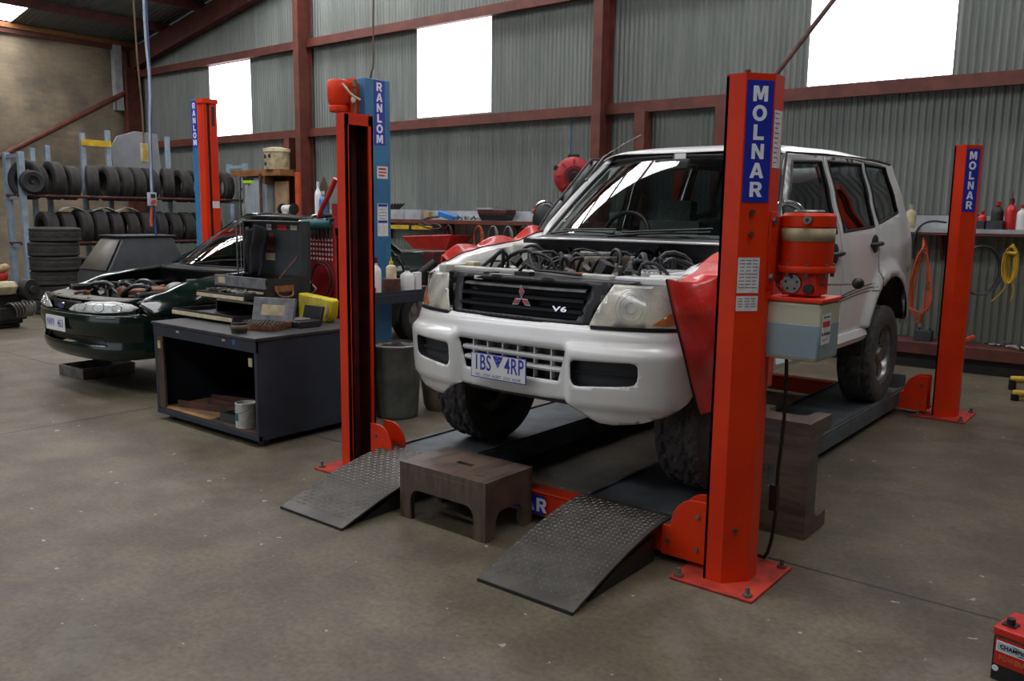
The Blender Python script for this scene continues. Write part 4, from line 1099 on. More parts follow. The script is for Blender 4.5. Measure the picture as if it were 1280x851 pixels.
B().tube([cov_l(u/40, 0) for u in range(41)], .004, n=6).build('hem', ['cloth_black'], fc2, label='black stitched hem')
# ============================================================ DARK GREEN SEDAN
def mkpath(PT):
    S = [0]
    for a, c in zip(PT, PT[1:]): S.append(S[-1]+math.hypot(c[0]-a[0], c[1]-a[1]))
    def pth(s):
        sg = 1 if s >= 0 else -1; s = min(abs(s), S[-1]-1e-4)
        i = max(k for k in range(len(S)-1) if S[k] <= s); t = (s-S[i])/(S[i+1]-S[i])
        P = lambda k: Vector((PT[k][0], PT[k][1])) if k >= 0 else Vector((-PT[-k][0], PT[-k][1]))
        p0, p1, p2, p3 = P(i-1), P(i), P(i+1), P(min(i+2, len(PT)-1))
        q = .5*((2*p1)+(p2-p0)*t+(2*p0-5*p1+4*p2-p3)*t*t+(3*p1-p0-3*p2+p3)*t**3)
        d = .5*((p2-p0)+2*(2*p0-5*p1+4*p2-p3)*t+3*(3*p1-p0-3*p2+p3)*t*t); d.normalize()
        return Vector((sg*q.x, q.y, 0)), Vector((sg*d.y, -d.x, 0))
    def fr(off):
        def f(s, z):
            p, n = pth(s); q = p+n*(off(s, z) if callable(off) else off); return (q.x, q.y, z)
        return f
    return pth, fr
sed = thing('car', 'dark green sedan without its bonnet, on the blue and red hoist behind the open cabinet', 'car', (-6.35, .73, .127))
fp, ff = mkpath([(0, -.88), (.3, -.862), (.5, -.82), (.65, -.76), (.77, -.67), (.85, -.55), (.893, -.40), (.912, -.25), (.92, -.1)])
def fo(s, z): return interp(z, [.18, .23, .30, .36, .44, .50, .56, .61, .635], [-.08, -.02, .0, -.02, -.005, .012, .015, .0, -.03])
slot = [(-.62, .335), (.62, .335), (.58, .405), (-.58, .405)]
o = [(0, .625), (.14, .615), (.5, .605), (.9, .615), (1.05, .61), (1.15, .58), (1.15, .5), (1.14, .3), (1.05, .22), (.6, .195), (0, .20)]; o = o+[(-x, y) for x, y in o[1:-1]][::-1]
B().panel(o, ff(fo), .035, [slot]).build('front_bumper', ['falcon_green'], sed, solid=.004, ang=50)
b = B().panel(slot, ff(lambda s, z: fo(s, z)-.06), .05); b.build('air_intake', ['falcon_black'], sed)
B().grid(50, 2, lambda u, v: ff(lambda s, z: fo(s, z)+.004)(-.88+1.76*u, .592+.007*v)).build('bumper_strip', ['steel'], sed, solid=.002)
# bonnet-less nose panel with the oval badge
nose = [(-.15, .625), (.15, .625), (.22, .672), (.30, .70), (-.30, .70), (-.22, .672)]
B().panel(nose, ff(lambda s, z: -.02-.4*(z-.62)), .03).build('nose_panel', ['falcon_black'], sed, solid=.004)
c = ff(-.025)(.0, .655)
b = B()
V0 = b.ring([(c[0]+.062*cos(2*pi*i/28), c[1]+.0, c[2]+.026*sin(2*pi*i/28)) for i in range(28)]); V1 = b.ring([(c[0]+.062*cos(2*pi*i/28), c[1]-.012, c[2]+.026*sin(2*pi*i/28)) for i in range(28)]); b.strip(V0, V1); b.face(V1)
V2 = b.ring([(c[0]+.052*cos(2*pi*i/28), c[1]-.0135, c[2]+.019*sin(2*pi*i/28)) for i in range(28)]); b.face(V2, 1)
b.text('Ford', .034, face_mx((c[0], c[1]-.0145, c[2]), (1, 0, 0), (0, 0, 1)), 0, bold=.0008)
b.build('badge', ['chrome', 'decal_blue'], sed, weld=False, label='oval blue and chrome badge')
hlo = [(.155, .627), (.24, .675), (.44, .712), (.70, .722), (.86, .70), (.925, .668), (.86, .638), (.6, .622), (.3, .615)]
def fho(s, z): return -.012-.35*(z-.62)+.02*sin(pi*min(1, max(0, (z-.6)/.13)))
for sd in (1, -1):
    q = hlo if sd > 0 else mir(hlo)
    h = B().panel(q, ff(fho), .025).build('headlight', ['lens_clear'], sed, solid=.004, label='clear wide headlight')
    b = B()
    for s, r in ((.36, .04), (.56, .05), (.74, .035)):
        b.tube([ff(lambda a, z: fho(a, z)+.003)(sd*(s+r*1.2*cos(2*pi*i/20)), .667+r*.75*sin(2*pi*i/20)) for i in range(20)], .003, n=5, closed=True)
    b.build('lens_ribs', ['chrome'], h)
# plate
pp = B(); c = ff(.03)(-.035, .495); mx = Matrix.Translation(c) @ Euler((radians(90), 0, 0)).to_matrix().to_4x4()
pp.box((0, 0, 0), (.372, .134, .003)); pp.text('NWV', .1, Matrix.Translation((-.09, .0, .002)), 1, bold=.001, sx=.6); pp.text('463', .1, Matrix.Translation((.1, .0, .002)), 1, bold=.001, sx=.72)
pp.xf(mx); pp.build('number_plate', ['paper_white', 'decal_blue'], sed, weld=False, label='white number plate')
# sides
FZ = [.18, .25, .35, .50, .62, .75, .86, .93, 1.0, 1.22, 1.435, 1.49]; FX = [.82, .87, .90, .92, .925, .915, .895, .86, .815, .70, .60, .56]
FTP = lambda y: interp(y, [-.60, -.36, -.05, .25, .60, 1.0], [.69, .765, .86, .90, .925, .935])
def fx(y, z):
    x = interp(z, FZ, FX)
    if y < .9: x -= .09*sst(-.10, .0, z-FTP(y))
    if y < -.2: x -= .07*((-.2-y)/.4)**2
    if y > 3.3: x -= .06*((y-3.3)/.7)**2
    for yc in (0, 2.79):
        e = sqrt(((y-yc)/.37)**2+((z-.31)/.37)**2); x += .012*(1-sst(1.05, 1.2, e))
    return x
def fsd(sd, off=0): return lambda y, z: (sd*(fx(y, z)+off), y, z)
def fa(yc, t0, t1, n=20): return [(yc+.37*cos(radians(t0+(t1-t0)*i/n)), .31+.37*sin(radians(t0+(t1-t0)*i/n))) for i in range(n+1)]
ffd = [(-.53, .60), (-.40, .56), (-.345, .45)] + fa(0, 158, 0) + [(.37, .22), (.72, .22), (.72, .93), (.25, .90), (-.05, .86), (-.36, .765), (-.56, .70)]
d1 = [(.73, .22), (1.72, .22), (1.72, 1.0), (1.74, 1.437), (1.45, 1.437), (.80, .96), (.73, .93)]
w1 = [(1.0, .985), (1.68, 1.0), (1.69, 1.388), (1.48, 1.388)]
d2 = [(1.73, .22), (2.40, .22), (2.42, .42), (2.50, .60), (2.60, .68), (2.45, 1.0), (2.05, 1.437), (1.75, 1.442), (1.73, 1.0)]
w2 = [(1.78, 1.0), (2.34, 1.01), (2.0, 1.388), (1.79, 1.393)]
d3 = [(2.61, .69)]+fa(2.79, 96, 0)+[(3.2, .22), (3.85, .25), (4.0, .4), (4.02, .75), (3.97, 1.0), (3.3, 1.04), (2.55, 1.06), (2.06, 1.437), (2.46, 1.0)]
for sd in (1, -1):
    b = B().panel(ffd, fsd(sd), .05)
    def fft(u, v):
        y = -.56+1.28*u; z = FTP(y); x0 = fx(y, z); return (sd*(x0-(x0-.66)*v), y, z+.012*sin(pi*v)-.012*v)
    b.grid(26, 5, fft); b.build('front_fender', ['falcon_green'], sed, solid=.003, ang=50)
    for nm, q, w in (('front_door', d1, w1), ('rear_door', d2, w2), ('rear_quarter_panel', d3, None)):
        p = B().panel(q, fsd(sd), .06, [w] if w else []).build(nm, ['falcon_green'], sed, solid=.004, ang=50)
        if w:
            B().panel(w, fsd(sd, -.006), .1).build('side_window', ['glass_falcon'], p)
            y = 1.6 if nm == 'front_door' else 2.42
            B().bx(sd*fx(y, .80), sd*(fx(y, .80)+.016), y-.09, y+.07, .785, .82).build('door_handle', ['falcon_black'], p, bevel=.006)
    b = B(); yy = [(.70, .935), (1.0, 1.10), (1.42, 1.452), (1.7, 1.468), (1.95, 1.463), (2.1, 1.437), (2.56, 1.065)]
    b.tube([(sd*(fx(1.5, z)-.004), y, z) for y, z in yy], .022, n=8, smooth=1); b.build('roof_pillar', ['falcon_green'], sed)
    b = B().lathe([(0, -.05), (.05, -.045), (.08, 0), (.08, .04), (0, .045)], n=16, caps=False); b.xf(Matrix.Translation((sd*1.0, .98, .98)) @ Matrix.Diagonal((1.2, 1, .8, 1)) @ Euler((radians(-90), 0, 0)).to_matrix().to_4x4()); b.tube([(sd*.85, .95, .95), (sd*.95, .97, .96)], .02, n=6); b.build('mirror', ['falcon_green'], sed)
    for yc in (0, 2.79):
        P = fa(yc, 190, -10); b = B(); R = [b.ring([(sd*x, y, z) for y, z in P]) for x in (.89, .62)]; b.strip(R[0], R[1], False); b.face(R[1]); b.build('wheel_housing', ['falcon_black'], sed, solid=.003)
        t = B().lathe([(.19, -.09), (.22, -.102), (.28, -.102), (.305, -.085), (.31, -.06), (.31, .06), (.305, .085), (.28, .102), (.22, .102), (.19, .09)], (sd*.78, yc, .31), 'x', 40, caps=False).build('tyre', ['rubber'], sed)
        b = B().lathe([(.195, .085), (.18, .07), (.1, .085), (.04, .09), (0, .09)], n=40, ax='x', caps=False)
        for i in range(7):
            a = i*2*pi/7; b.box((.088, .12*cos(a), .12*sin(a)), (.012, .035, .12), (a+pi/2, 0, 0), m=0)
        if sd < 0: b.xf(Matrix.Diagonal((-1, 1, 1, 1)))
        b.xf(Matrix.Translation((sd*.78, yc, .31))); b.build('wheel_cover', ['alloy'], t)
def fws(u, v):
    s = 2*u-1; return ((.735-.175*v)*s, .48+.84*v+(.26-.14*v)*s*s, .955+.492*v+.03*sin(pi*v)-.015*s*s)
B().grid(24, 16, fws).build('windscreen', ['glass_falcon'], sed)
e = [fws(i/16, 0) for i in range(17)]+[fws(1, i/12) for i in range(1, 13)]+[fws(1-i/16, 1) for i in range(1, 17)]+[fws(0, 1-i/12) for i in range(1, 12)]
B().tube(e, .012, n=6, closed=True).build('windscreen_rubber', ['falcon_black'], sed)
B().grid(24, 4, lambda u, v: (fws(u, 0)[0], fws(u, 0)[1]-.22*v, .95-.03*v-.015*(2*u-1)**2)).build('cowl_panel', ['falcon_black'], sed, solid=.006)
B().tube([(fws(u/20, 0)[0], fws(u/20, 0)[1]-.22, .925) for u in range(21)], .01, n=6).build('cowl_lip', ['falcon_green'], sed)
for a, c in (((-.55, .62, .975), (.05, .52, 1.03)), ((-.02, .46, .975), (.6, .68, 1.03))): B().tube([a, ((a[0]+c[0])/2, (a[1]+c[1])/2, a[2]+.04), c], .008, n=6).build('wiper', ['falcon_black'], sed)
B().grid(20, 14, lambda u, v: ((.575-.0*v)*(2*u-1), 1.31+.12*(2*u-1)**2+(.76-.2*(2*u-1)**2)*v, 1.452+.035*sin(pi*v)-.02*(2*u-1)**2-.035*v-.012*abs(2*u-1)**6)).build('roof', ['falcon_green'], sed, solid=.006)
B().grid(20, 10, lambda u, v: ((.57+.14*v)*(2*u-1), 2.04+.54*v-.05*(2*u-1)**2, 1.427-.362*v)).build('rear_window', ['glass_falcon'], sed)
B().grid(20, 10, lambda u, v: ((.80-.03*v)*(2*u-1), 2.55+1.43*v+.02*(1-(2*u-1)**2), 1.055+.025*sin(pi*v)-.04*v-.015*(2*u-1)**4)).build('boot_lid', ['falcon_green'], sed, solid=.006)
B().grid(16, 8, lambda u, v: (.80*(2*u-1), 4.0+.06*sin(pi*v)*(1-(2*u-1)**4), 1.02-.78*v)).build('rear_panel', ['falcon_green'], sed, solid=.006)
B().bx(-.75, .75, .75, 3.1, .2, .3).build('cabin_floor', ['interior'], sed)
B().grid(16, 6, lambda u, v: (.68*(2*u-1), .60+.45*v, .93-.10*v*v)).build('dashboard', ['interior'], sed, solid=.02)
for x in (-.37, .37):
    b = B().box((x, 1.55, .50), (.5, .5, .16)); b.box((x, 1.85, .78), (.5, .15, .6), (radians(-14), 0, 0)); b.box((x, 1.95, 1.14), (.27, .1, .17), (radians(-10), 0, 0)); b.build('seat', ['interior'], sed, bevel=.05)
# engine bay
B().bx(-.62, .62, -.45, .52, .28, .34).build('engine_tray', ['falcon_black'], sed)
B().bx(-.68, .68, .45, .50, .34, .90).build('firewall', ['falcon_black'], sed)
for sd in (1, -1):
    B().bx(sd*.60, sd*.68, -.5, .46, .34, .78).build('inner_guard', ['falcon_black'], sed, bevel=.02)
    B().cyl((sd*.58, .05, .66), (sd*.58, .05, .80), .09, .07).build('strut_tower', ['falcon_black'], sed)
def radp(u, v):
    s = (2*u-1)*.80; p = fp(s)[0]; return (p.x*.93, p.y+.075+.24*v, .715+.035*v*(1-v)*2)
B().grid(30, 6, radp).build('radiator_panel', ['box_light'], sed, solid=.004, label='dusty grey panel behind the headlights')
b = B()
for x in (-.33, -.05, .25): b.box((x, -.66, .728), (.012, .2, .008), (0, 0, .25))
b.build('panel_seams', ['falcon_black'], sed)
b = B().tube([(-.06, -.72, .74), (-.02, -.67, .765), (.02, -.66, .74), (.05, -.62, .75), (.03, -.68, .77)], .016, smooth=1); b.build('rusty_latch', ['engine_rust'], sed)
B().bx(-.25, .22, -.30, .42, .40, .70).build('engine_block', ['engine_black'], sed, bevel=.03)
b = B().bx(-.17, .14, -.28, .12, .68, .76)
for i in range(5): b.cyl((-.17, -.22+.11*i, .74), (-.30, -.22+.11*i, .70), .035, n=12)
b.cyl((.02, -.28, .74), (.02, -.34, .74), .05); b.build('engine_cover', ['engine_rust'], sed, bevel=.02)
b = B().ell((.34, .05, .74), (.11, .11, .09)).cyl((.34, .05, .74), (.46, .02, .72), .06); b.lathe([(0, 0), (.07, 0), (.07, .12), (0, .12)], (.30, .26, .72), 'z', 20, caps=False); b.build('throttle_body', ['engine_grey'], sed)
rr = random.Random(4); b = B()
for i in range(16):
    x, y = rr.uniform(-.5, .5), rr.uniform(-.35, .35); b.tube([(x, y, .6), (x+rr.uniform(-.1, .1), y+.05, .80), (x+rr.uniform(-.3, .3), y+rr.uniform(-.2, .2), .80), (x+rr.uniform(-.4, .4), y+rr.uniform(-.2, .2), .6)], rr.uniform(.01, .022), n=7, smooth=2)
b.build('engine_hoses', ['falcon_black'], sed)
b = B()
for i in range(30): b.box((rr.uniform(-.5, .5), rr.uniform(-.4, .4), rr.uniform(.62, .76)), [rr.uniform(.02, .08) for _ in range(3)], (rr.random(), rr.random(), rr.random()*3), m=rr.choice((0, 1, 1)))
qf = b.build('engine_fittings', ['engine_grey', 'engine_black'], sed, bevel=.004); qf['kind'] = 'stuff'
B().bx(-.58, -.40, .1, .36, .5, .78).build('battery', ['falcon_black'], sed, bevel=.01)
B().bx(.40, .54, .25, .40, .6, .84).build('washer_bottle', ['yellow_plastic'], sed, bevel=.015, label='yellow-capped bottle')
b = B().bx(-.5, .5, -.75, -.3, .2, .24).bx(-.45, .45, .6, 3.6, .17, .22)
for y in (0, 2.79): b.cyl((-.7, y, .31), (.7, y, .31), .035)
b.build('chassis', ['black_steel'], sed)

# two-post hoist -----------------------------------------------------------
def twopost(sd, x, y, label, front, RDX, y0, y1, BW):
    t = thing('lift_post', label, 'lift post', (x, y, 0), 0, 'blue and red two-post hoist')
    H = 2.90
    X = lambda a, c: (min(sd*a, sd*c), max(sd*a, sd*c))
    b = B().bx(*X(0, BW), y0, y1, .012, H)
    b.build('blue_column', ['blue_post'], t, bevel=.006)
    b = B().bx(*X(-RDX, 0), y0, y0+.012, .012, H-.05).bx(*X(-RDX, 0), y1-.012, y1, .012, H-.05).bx(*X(-.02, 0), y0, y1, .012, H-.05)
    for v0, v1 in ((y0, y0+.05), (y0+.085, y1)): b.bx(*X(-RDX-.012, -RDX), v0, v1, .012, H-.05)
    b.build('red_column', ['lift_red'], t, bevel=.004)
    B().bx(*X(-RDX-.025, 0.0), y0-.01, y1+.01, H-.05, H-.0).bx(*X(-RDX-.0135, -RDX-.012), y1-.07, y1-.03, H-.30, H-.08, m=1).build('top_cap', ['lift_red', 'black_steel'], t, bevel=.006)
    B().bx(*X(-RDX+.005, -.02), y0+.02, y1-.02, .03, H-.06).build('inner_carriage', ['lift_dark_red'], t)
    B().bx(*X(-.55, .2), -.25, .3, 0, .012).build('base_plate', ['lift_red_worn'], t)
    B().bx(*X(-RDX-.0135, -RDX-.012), y1-.10, y1-.01, 1.66, 1.74).build('white_tape', ['label_paper'], t)
    for s_ in (-1, 1):
        b = B().prism([(sd*-.3, .0), (sd*-.38, s_*.12), (sd*-.80, s_*.85), (sd*-.90, s_*.82), (sd*-.50, s_*.05)], 'xy', .10, .19); b.cyl((sd*-.85, s_*.84, .19), (sd*-.85, s_*.84, .25), .05); b.build('lift_arm', ['lift_dark_red'], t)
    b = B()
    if front:
        nx, ny, r, z0, z1 = 0, -1, (1, 0, 0), 2.36, 2.88; o = Vector((sd*.065, -.1405, 0)); w = .10
        b.bx(sd*BW/2-.055, sd*BW/2+.055, y0-.002, y0, z0, z1); pt_ = (z1-z0-.02)/6; heavy(b, 'RANLOM', pt_*.8, face_mx((sd*BW/2, y0-.0025, z1-.01-pt_/2), (1, 0, 0), (0, 0, 1)), 1, vertical=pt_)
    else:
        z0, z1 = 2.28, 2.89; b.bx(.1305, .132, -.03, .11, z0, z1); pt_ = (z1-z0-.02)/6; heavy(b, 'RANLOM', pt_*.82, face_mx((.1327, .04, z1-.01-pt_/2), (0, 1, 0), (0, 0, 1)), 1, vertical=pt_)
    b.build('name_decal', ['decal_blue', 'decal_white'], t, label='blue name decal with white capitals')
    return t
tn = twopost(1, -4.925, 2.24, 'near blue hoist post with white capitals, behind the hollow red post', False, .22, -.14, .18, .13)
tf = twopost(-1, -7.64, 2.15, 'far red and blue hoist post on the tyre rack side of the dark sedan', True, .11, -.09, .09, .12)
b = B().lathe([(0, .0), (.085, .0), (.09, .02), (.09, .05), (.078, .055), (.1, .09), (.105, .2), (.105, .27), (.09, .29), (0, .29)], (-.03, -.33, 2.57), 'z', 28, caps=False).bx(-.1, .05, -.25, -.14, 2.55, 2.85); b.build('motor', ['lift_red'], tn, bevel=.004)
b = B().tube([(.03, -.36, 2.84), (.09, -.36, 2.80), (.12, -.30, 2.72), (.15, -.22, 2.68)], .011, smooth=1); b.build('motor_hose', ['cream'], tn)
b = B().cyl((.10, -.24, 2.55), (.10, -.24, 2.83), .014).ell((.10, -.26, 2.68), (.028, .02, .033), m=1).cyl((.10, -.24, 2.8), (.10, -.24, 2.86), .022); b.build('valve', ['rope_brown', 'paper_white'], tn)
b = B().bx(.1305, .132, .0, .14, 1.96, 2.08); b.bx(.132, .1324, .02, .12, 2.045, 2.065, m=1).bx(.132, .1324, .02, .12, 2.015, 2.03, m=1).bx(.132, .1324, .02, .1, 1.985, 2.0, m=1); b.build('warning_sticker', ['label_paper', 'label_red'], tn)
b = B().bx(.1305, .132, .0, .14, 1.40, 1.72); b.bx(.132, .1324, .01, .13, 1.69, 1.715, m=1).bx(.132, .1324, .01, .13, 1.53, 1.555, m=1)
for i in range(4): b.bx(.132, .1323, .02, .11, 1.66-i*.03, 1.664-i*.03, m=2)
b.build('instruction_label', ['label_paper', 'decal_blue', 'label_ink'], tn)
tag(B().tube([(-4.89, 2.26, 2.91), (-4.84, 2.22, 2.96), (-4.80, 2.22, 3.02), (-4.83, 2.24, 3.3), (-4.80, 2.24, 4.0), (-4.85, 2.24, 5.0), (-4.83, 2.24, 7.6)], .009, n=6, smooth=1).build('cable', ['rope_brown']), 'rusty cable dropping from the roof to the near blue hoist post', 'cable')
# ============================================================ TYRES AND RACK
def tyre_bm(R, w, seed=0, ax='y', n=72):
    h = w/2; r0 = R*.60
    pr_ = [(r0, -h*.86), (r0+.02, -h*.98), (R*.82, -h), (R*.95, -h*.92), (R*.985, -h*.80)] + [(R, -h*.78+1.56*h*i/10) for i in range(11)] + [(R*.985, h*.80), (R*.95, h*.92), (R*.82, h), (r0+.02, h*.98), (r0, h*.86)]
    def f(i, k):
        if i in (7, 8) or i in (12, 13) or i == 10: return -.007
        if 5 < i < 15 and (k+i) % 5 == 0: return -.004
        return 0
    return B().lathe(pr_, (0, 0, 0), ax, n, fn=f, closed=True, caps=False)
ORD = ['first', 'second', 'third', 'fourth', 'fifth', 'sixth', 'seventh', 'eighth', 'ninth', 'tenth', 'eleventh', 'twelfth']
ty0 = tyre_bm(.312, .205).build('tyre', ['rack_rubber'])
RX = -14.0
up = [(3.13, 0, 1.05), (3.40, 0, .95), (3.80, .38, 1), (4.08, .05, 1), (4.33, 0, 1), (4.58, .03, 1), (4.83, 0, 1), (5.22, .34, 1.03), (5.52, .05, 1), (5.80, 0, 1), (6.08, .1, .97), (6.42, 0, 1)]
first = True
for i, (y, a, s) in enumerate(up):
    o = ty0 if first else ty0.copy()
    if not first: COL.objects.link(o)
    first = False
    o.location = (RX, y, 1.865+.225+.31*(s-1)); o.rotation_euler = (.0, 0, -a); o.scale = (s, 1, s)
    tag(o, 'used black tyre on the upper rack rail, %s from the left' % ORD[i], 'tyre', 'tyres on the upper rack rail')
for i in range(12):
    o = ty0.copy(); COL.objects.link(o); y = 2.98+.285*i
    s = random.uniform(.95, 1.03); o.location = (RX, y, 1.065+.225+.31*(s-1)); o.rotation_euler = (0, 0, random.uniform(-.08, .04)); o.scale = (s, random.uniform(.95, 1.15), s)
    tag(o, 'used black tyre on the lower rack rail, %s from the left' % ORD[i], 'tyre', 'tyres on the lower rack rail')
big = tyre_bm(.365, .225, ax='z').build('tyre', ['rack_rubber'])
for i in range(6):
    o = big if i == 0 else big.copy()
    if i: COL.objects.link(o)
    o.location = (-12.42+random.uniform(-.02, .02), 2.42+random.uniform(-.02, .02), .1125+.2235*i)
    tag(o, 'wide tyre lying in the tall stack at the left, %s' % ['at the floor', 'second up from the floor', 'third up from the floor', 'third down from the top', 'second down from the top', 'topmost of the stack'][i], 'tyre', 'tall stack of tyres in front of the rack')
sm = tyre_bm(.33, .215, ax='z').build('tyre', ['rack_rubber'])
for i in range(4):
    o = sm if i == 0 else sm.copy()
    if i: COL.objects.link(o)
    o.location = (-12.55, 3.18, .1075+.2135*i)
    tag(o, 'tyre in the short stack right of the tall tyre stack, %s' % ['at the floor', 'second from the floor', 'second from the top', 'on top'][i], 'tyre', 'short stack of tyres')
rk = thing('tyre_rack', 'grey steel tyre rack with brown rails along the brick end wall', 'rack', (RX, 4.6, 0))
def rp(b, n, m, **k): return b.xf(Matrix.Translation((-RX, -4.6, 0))).build(n, m, rk, **k)
for z in (1.84, 1.04):
    for x in (RX-.215, RX+.215): rp(B().cyl((x, 2.45, z), (x, 6.85, z), .024), 'rail', ['rust_steel'])
for y, top in ((2.52, 2.55), (6.78, 2.58)):
    for x in (RX-.29, RX+.27):
        rp(B().bx(x-.05, x+.05, y-.045, y+.045, 0, top), 'upright', ['rack_paint'], bevel=.004)
    for z in (.35, 1.0, 1.80, top-.06): rp(B().bx(RX-.30, RX+.28, y-.025, y+.025, z-.03, z+.03), 'cross_bar', ['rack_paint'])
for y, top in ((2.95, 2.66), (3.2, 2.72), (3.82, 2.98), (4.28, 3.06), (5.45, 3.04)):
    rp(B().bx(RX-.36, RX-.29, y-.04, y+.04, 0, top), 'upright', ['rack_paint'], bevel=.004)
rp(B().bx(RX-.47, RX-.36, 4.2, 5.5, 2.20, 2.25), 'rear_ledge', ['rack_paint'])
rp(B().bx(RX-.30, RX-.27, 3.78, 4.32, 2.76, 2.87), 'yellow_rail', ['yellow_paint'])
# wheel with brake drum hung on the rack end
wh = thing('wheel', 'small black wheel hung on the left end of the tyre rack', 'wheel', (RX+.40, 2.62, 2.06))
B().lathe([(.10, -.06), (.165, -.07), (.19, -.04), (.19, .04), (.165, .07), (.10, .06)], n=36, ax='x', caps=False, closed=True).build('tyre', ['rubber'], wh)
B().lathe([(0, .05), (.03, .05), (.035, .02), (.10, .03), (.105, .055)], n=30, ax='x', caps=False).build('rim', ['dark_steel'], wh)
o = ty0.copy(); COL.objects.link(o); o.location = (RX+.02, 2.72, 2.10); o.rotation_euler = (0, 0, .5); tag(o, 'used tyre leaning inside the left end frame of the rack', 'tyre', 'tyres on the upper rack rail')
# bonnet panel leaning behind the rack, white arches over the lower tyres
pts = [(4.42, 2.25), (4.36, 2.75), (4.50, 2.98), (4.85, 3.10), (5.30, 3.08), (5.36, 2.25)]
tag(B().prism(pts, 'yz', -.012, .012).xf(Matrix.Translation((RX-.42, 0, 0))).build('sheet_panel', ['panel_grey'], bevel=.01), 'grey rounded metal panel leaning on the brick wall behind the tyre rack', 'panel')
tag(B().prism([(4.30, 2.3), (4.36, 2.3), (4.28, 2.85), (4.22, 2.85)], 'yz', 0, .03).xf(Matrix.Translation((RX-.44, 0.05, 0))).build('plank', ['yellow_paint']), 'yellow plank standing beside the grey rounded panel', 'plank')
for y, lab in ((3.36, 'left'), (3.93, 'middle'), (4.35, 'right')):
    tag(B().grid(12, 3, lambda u, v: (RX-.05+.2*v, y-.22+.44*u, 1.585+.075*sin(pi*u))).build('wheel_trim_panel', ['paint_white'], solid=.008), 'pale curved trim panel over the lower tyres, %s of three' % lab, 'trim panel', 'pale panels between the tyre rows')
# loudspeaker-like sloped cover
cb = thing('equipment_cover', 'big dark grey tapered cabinet behind the engine of the dark sedan', 'cabinet', (-9.3, 2.1, 0))
def tap(z): t = (z)/1.29; return t
b = B(); A = b.ring([(-.55, -.52, .0), (.25, -.52, .0), (.25, .62, 0), (-.55, .62, 0)]); C = b.ring([(-.55, -.52, .80), (.25, -.52, .80), (.25, .62, .80), (-.55, .62, .80)]); D = b.ring([(-.45, -.20, 1.28), (.10, -.20, 1.28), (.10, .47, 1.28), (-.45, .47, 1.28)])
b.strip(A, C); b.strip(C, D); b.face(A); b.face(D); b.build('body', ['box_grey'], cb, bevel=.015)
b = B(); q = [Vector(p) for p in ((-.50, -.49, .86), (.20, -.49, .86), (.08, -.235, 1.24), (-.42, -.235, 1.24))]; n = (q[1]-q[0]).cross(q[2]-q[1]).normalized(); b.face(b.ring([p+n*.012 for p in q])); b.build('front_panel', ['box_light'], cb, solid=.006)
B().bx(-.48, .13, -.24, .51, 1.28, 1.30).build('lid', ['dark_grey_plastic'], cb, bevel=.006)
# left foreground clutter: engine with red and tan cylinders
eg = thing('engine', 'greasy engine with a pulley on the floor at the left edge', 'engine', (-11.25, 1.22, 0))
B().bx(-.35, .25, -.3, .12, .06, .48).bx(-.3, .2, -.25, .1, 0, .06).build('block', ['engine_black'], eg, bevel=.03)
B().cyl((.22, .16, .52), (.34, .22, .52), .15, n=28).cyl((.34, .22, .52), (.36, .23, .52), .06).build('pulley', ['engine_black'], eg, bevel=.01)
b = B()
for i in range(7): b.tube([(.2, -.1+.05*i, .30), (.36, -.08+.05*i, .38), (.38, .0+.04*i, .26), (.3, .02+.03*i, .16)], .014, smooth=2)
b.build('manifold_pipes', ['steel'], eg)
b = B().bx(.1, .3, -.2, .15, .12, .3); b.build('sump', ['dark_steel'], eg, bevel=.02)
tag(B().lathe([(0, -.4), (.06, -.4), (.075, -.36), (.075, .3), (.05, .36), (.035, .4), (0, .4)], (0, 0, 0), 'y', 24, caps=False).build('gas_bottle', ['red_plastic'], loc=(-11.2, 1.10, .665+.02), rot=(0, 0, .95)), 'small red cylinder lying on the engine at the left edge', 'cylinder')
tag(B().cyl((0, -.4, 0), (0, .4, 0), .055, n=20).build('cardboard_tube', ['pale_tan'], loc=(-11.2, 1.12, .80), rot=(0, 0, .95)), 'tan tube lying above the red cylinder at the left edge', 'tube')
tag(B().lathe([(0, 0), (.15, 0), (.19, .10), (.16, .16), (0, .17)], n=24, caps=False).build('bag', ['cream_dirty'], loc=(-11.0, 1.1, .482)), 'dirty cream sack on the engine at the left edge', 'sack')

# ============================================================ CABINET AND TOOLS
cx0, cx1, cy0, cy1, CT = -4.77, -3.42, -.13, .95, .775
cab = thing('cabinet', 'dark blue steel cabinet with an open front and dark top', 'cabinet', ((cx0+cx1)/2, (cy0+cy1)/2, 0))
def cp(b, n, m, **k): return b.xf(Matrix.Translation((-(cx0+cx1)/2, -(cy0+cy1)/2, 0))).build(n, m, cab, **k)
cp(B().bx(cx0-.01, cx1+.01, cy0-.015, cy1, CT-.022, CT), 'top', ['cabinet_top'], bevel=.003)
cp(B().bx(cx0, cx1, cy0-.004, cy0+.02, CT-.105, CT-.022), 'top_rail', ['cabinet_blue'], bevel=.003)
cp(B().bx(cx1-.03, cx1, cy0, cy1, .05, CT-.022), 'side_panel', ['cabinet_blue'], bevel=.003)
cp(B().bx(cx0, cx0+.03, cy0, cy1, .05, CT-.022), 'side_panel', ['cabinet_blue'], bevel=.003)
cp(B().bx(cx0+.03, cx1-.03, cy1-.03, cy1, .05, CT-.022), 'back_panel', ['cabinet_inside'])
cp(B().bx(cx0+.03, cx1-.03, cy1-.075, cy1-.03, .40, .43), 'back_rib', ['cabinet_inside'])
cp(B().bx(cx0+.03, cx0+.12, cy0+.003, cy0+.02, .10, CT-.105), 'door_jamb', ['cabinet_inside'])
cp(B().bx(cx0+.03, cx1-.03, cy0+.01, cy1-.03, .075, .10), 'bottom_shelf', ['cabinet_inside'])
